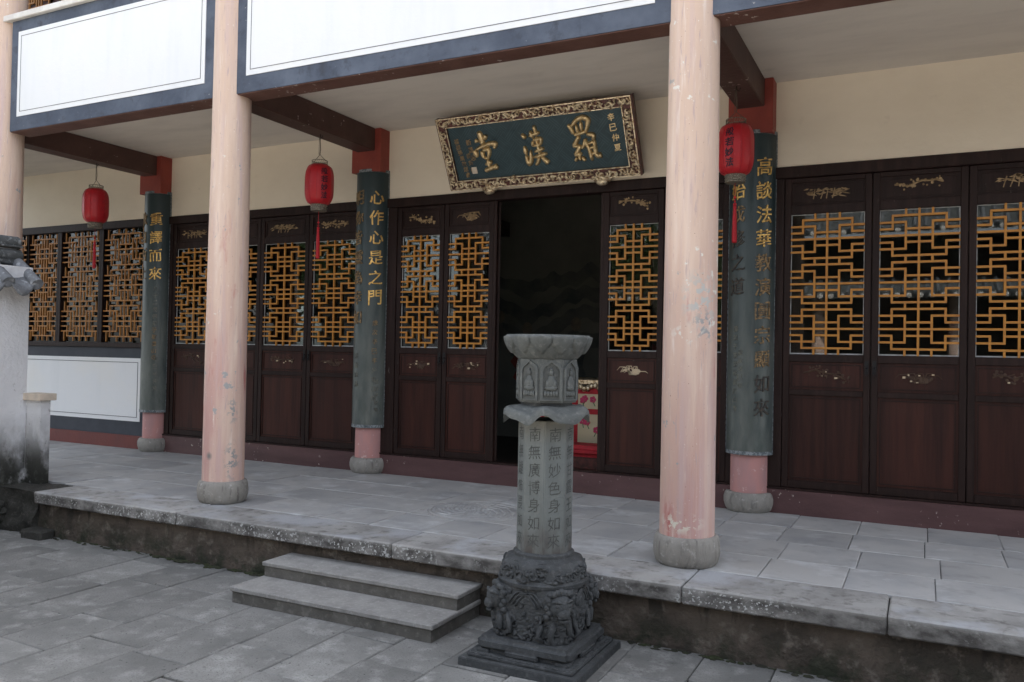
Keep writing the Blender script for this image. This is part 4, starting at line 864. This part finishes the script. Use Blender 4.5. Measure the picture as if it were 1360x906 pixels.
for i in range(26):
    yy = -.35 - i * .09 + rnd.uniform(-.04, .04); zz = ZG + rnd.uniform(.0, .30); r = rnd.uniform(.05, .11)
    if i < 6: zz = ZG + rnd.uniform(-.02, .25)
    sd_ = rnd.random() * 50; q = Q().ball((-6.27 + rnd.uniform(-.03, .05), yy, zz), (r * .8, r * 1.3, r * .75), 14, 9, lambda v: 1 + .35 * mnoise.noise(v * 1.7 + Vector((sd_, 0, 0))) + .1 * mnoise.noise(v * 5)); o = q.mk('rubble_stone', 'rubble', bw_)
q = Q().box(-6.20, -5.98, -.60, -.45, ZG - .01, ZG + .09); o = box('loose_stone', -5.80, -5.52, -.60, -.47, ZG - .02, ZG + .075, 'rubble', None, .015, loc=(-5.66, -.53, ZG), jit=.015); tag(o, 'dark rough block lying at the foot of the boundary wall', 'stone')
# ================================================================== inside of the hall
ih = thing('hall_interior', 'dark inside of the hall seen through the open doorway', 'room', (-2, 4.5, 0))
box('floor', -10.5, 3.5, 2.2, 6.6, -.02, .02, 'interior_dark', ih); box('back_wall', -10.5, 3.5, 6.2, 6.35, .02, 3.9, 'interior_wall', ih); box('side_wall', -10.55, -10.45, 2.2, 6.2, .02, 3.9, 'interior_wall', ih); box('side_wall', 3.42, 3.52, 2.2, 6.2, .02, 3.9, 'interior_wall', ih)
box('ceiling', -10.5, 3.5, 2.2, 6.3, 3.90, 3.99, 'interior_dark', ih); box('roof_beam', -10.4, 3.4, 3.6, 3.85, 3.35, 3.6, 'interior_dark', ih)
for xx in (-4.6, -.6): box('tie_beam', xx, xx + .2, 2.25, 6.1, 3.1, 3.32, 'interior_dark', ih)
rnd = random.Random(5); mu = thing('mural', 'dim landscape mural of dark hills on the hall back wall', 'mural', (-4.4, 6.19, 1))
for j in range(4):
    pts = []; xx = -8.0; zb = 2.5 - j * .33
    while xx < -1.4: pts.append((xx, zb + .35 * mnoise.noise(Vector((xx * 1.1, j * 3, 0))) + .12 * mnoise.noise(Vector((xx * 5, j, 0))))); xx += .06
    vs = [(x_, 6.192 - .003 * j, z_) for x_, z_ in pts] + [(x_, 6.192 - .003 * j, z_ - .22 - .1 * mnoise.noise(Vector((x_ * 3, j, 4)))) for x_, z_ in pts]; n_ = len(pts)
    mesh('painted_hill', vs, [(i, i + 1, n_ + i + 1, n_ + i) for i in range(n_ - 1)], 'mural_green', mu)
for j in range(7):
    fx, fz = -5.9 + j * .62 + rnd.uniform(-.1, .1), 1.15 + rnd.uniform(-.15, .25); pts = [(fx + r_ * cos(t_), fz + h_ * sin(t_)) for t_, r_, h_ in [(2 * pi * k / 20, .20 + .05 * sin(3 * k + j), .42) for k in range(20)]]
    mesh('painted_robe', [(a, 6.176, c) for a, c in pts], [tuple(range(20))[::-1]], ('red_post_paint', 'mural_green', 'cap_tile')[j % 3] if j % 3 < 2 else 'interior_wall', mu)
    mesh('painted_head', [(fx + .03 + .085 * cos(2 * pi * k / 14), 6.173, fz + .50 + .105 * sin(2 * pi * k / 14)) for k in range(14)], [tuple(range(14))[::-1]], 'mural_skin', mu)
al = thing('altar_table', 'altar table dressed with red and cream embroidered cloth inside the doorway', 'table', (-1.7, 3.3, .02))
box('top', -2.55, -.85, 3.18, 3.9, .98, 1.04, 'frame_gold', al, .01); q = Q()
for i in range(40): q.ball((-2.53 + i * .043, 3.175, .955 + .02 * sin(i * 1.3)), (.03, .02, .035), 7, 5)
q.mk('gilt_apron', 'frame_gold', al, True)
for xx in (-2.5, -.95): box('leg', xx, xx + .08, 3.25, 3.85, .02, .98, 'frame_ground', al)
box('cloth', -2.5, -.9, 3.19, 3.205, .30, .945, 'red_cloth', al)
for i in range(4):
    xx = -2.44 + i * .40
    p_ = box('cloth_panel', xx, xx + .32, 3.183, 3.192, .34, .66, 'cream_cloth', al); box('cloth_panel', xx, xx + .32, 3.183, 3.192, .72, .88, 'cream_cloth', al); q = Q(); q2 = Q(); rnd = random.Random(i)
    for j in range(7):
        u, z_ = xx + rnd.uniform(.05, .27), rnd.choice((rnd.uniform(.38, .62), rnd.uniform(.76, .85)))
        for k in range(5): q.ball((u + .022 * cos(k * 1.257), 3.182, z_ + .022 * sin(k * 1.257)), (.018, .004, .018), 6, 4)
        q2.tube([(u, 3.182, z_ - .02), (u + rnd.uniform(-.03, .03), 3.182, z_ - .07)], .005, 5)
    q.mk('blossoms', 'pink_silk', al, True); q2.mk('stems', 'green_silk', al)
kn = thing('kneeling_stool', 'red padded kneeling stool before the altar table', 'stool', (-1.75, 2.78, .02))
bm = bmesh.new(); bbox(bm, -2.15, -1.40, 2.62, 2.98, .26, .38, bev=.045); strip_edges(bm_mesh('cushion', bm, 'red_cloth', kn), 60); box('frame', -2.12, -1.43, 2.65, 2.95, .02, .262, 'frame_ground', kn, .01)
# ================================================================== upper storey behind the balcony
us = thing('upper_storey', 'brown upper storey wall with lattice windows behind the balcony', 'building', (-3.5, 2.2, 3.87))
box('wall', -10.55, 6.5, 2.12, 6.6, 4.0, 7.4, 'maroon_paint', us)
ro = Q(); ro.add([(-11, -.35, 7.25), (7, -.35, 7.25), (7, 4.3, 9.6), (-11, 4.3, 9.6), (7, 8.9, 7.25), (-11, 8.9, 7.25), (-11, 4.3, 7.2), (7, 4.3, 7.2)], [(0, 1, 2, 3), (3, 2, 4, 5), (0, 3, 5, 6), (1, 7, 4, 2), (0, 6, 7, 1), (6, 5, 4, 7)]); ro.mk('roof', 'roof_tile', us)  # out-of-view roof, added to cast the hall's shade over porch and court
for i in range(5): lattice('lattice', -10.2 + i * .72, -9.55 + i * .72, 4.9, 6.6, 2.08, 'dull_lattice', us, .01, True)
# ================================================================== round the court: parts mirrored in the panes, plus unseen light blockers
oh = thing('opposite_hall', 'grey tile roofed hall across the court mirrored in the door panes', 'building', (0, -13, ZG))
box('wall', -11, 13, -13.4, -13.2, ZG - .02, 4.4, 'door_frame', oh); box('dado', -11, 13, -13.19, -13.1, ZG - .02, .5, 'stained_plaster', oh)
for xx in range(-10, 13, 3): Q().lathe([(.17, ZG), (.16, 2.8)], (xx, -12.2, 0), 16).mk('column', 'pink_column', oh, True)
def tile_roof(x0, x1, ye, ze, yr, zr, sp):
    q = Q(); vs = [(x0, ye, ze), (x1, ye, ze), (x1, yr, zr), (x0, yr, zr)]; q.add(vs + [(a, b_, c - .08) for a, b_, c in vs], BOXF); q.mk('roof_deck', 'ridge_tile', oh)
    q = Q(); x = x0 + sp / 2
    while x < x1: q.tube([(x, ye + .03, ze + .02), (x, yr, zr + .02)], .05, 6); x += sp
    q.mk('roll_tiles', 'roof_tile', oh)['kind'] = 'stuff'
    q = Q(); x = x0 + sp
    while x < x1: q.ball((x, ye + .02, ze - .03), (.07, .015, .06), 8, 5); x += sp
    q.mk('drip_tiles', 'white_coping', oh)['kind'] = 'stuff'
tile_roof(-11, 13, -11.6, 2.85, -12.9, 3.30, .24); tile_roof(-11.5, 13.5, -12.2, 4.45, -16, 6.6, .24)
sh_ = thing('added_side_hall', 'unseen dark side hall added to shade the pink columns on one side', 'building', (7, -6, ZG))  # out-of-view hall, added so the columns' right sides fall darker
box('wall', 6.2, 6.4, -13, -.9, ZG - .02, 4.2, 'door_frame', sh_); Q().add([(5.3, -13, 3.9), (5.3, -.9, 3.9), (8, -.9, 5.6), (8, -13, 5.6), (5.3, -13, 3.8), (5.3, -.9, 3.8), (8, -.9, 5.5), (8, -13, 5.5)], [(0, 1, 2, 3), (7, 6, 5, 4), (0, 4, 5, 1), (1, 5, 6, 2), (2, 6, 7, 3), (3, 7, 4, 0)]).mk('roof', 'roof_tile', sh_)
def tree(x, y, h, r, seed, label='leafy green tree across the court mirrored in the door panes', n=5200):
    rnd = random.Random(seed); o = thing('court_tree', label, 'tree', (x, y, ZG), 'trees round the court')
    q = Q(); q.tube([(x, y, ZG - .05), (x + .05, y, ZG + h * .3), (x - .03, y + .05, ZG + h * .55)], [.16, .12, .08], 10); tips = []
    for i in range(9):
        a = i * 2.4; e = Vector((x + cos(a) * r * .7, y + sin(a) * r * .7, ZG + h * rnd.uniform(.55, .95))); q.tube([(x, y, ZG + h * .42), ((x + e.x) / 2, (y + e.y) / 2, ZG + h * .58), e], [.07, .045, .02], 6); tips.append(e)
    q.mk('trunk', 'bark', o, True); vs = []; fs = []
    for i in range(n):
        c = rnd.choice(tips) + Vector((rnd.gauss(0, r * .28), rnd.gauss(0, r * .28), rnd.gauss(0, h * .09))); a = Vector((rnd.uniform(-1, 1), rnd.uniform(-1, 1), rnd.uniform(-1, 1))).normalized() * .07; b_ = a.orthogonal().normalized() * .035; n0 = len(vs); vs += [c - a, c + b_, c + a, c - b_]; fs.append((n0, n0 + 1, n0 + 2, n0 + 3))
    mesh('crown', vs, fs, 'leaf_green', o)
tree(-4.2, -10.6, 5.2, 1.7, 1); tree(-11.5, -6.5, 5.6, 2.0, 2, 'unseen leafy tree added beyond the boundary wall to darken the pane reflections', 9000); tree(-11.0, -2.8, 5.2, 1.9, 3, 'unseen leafy tree added near the porch end to darken the pane reflections', 9000)  # trees beyond the wall are added to block bright sky mirrored in panes
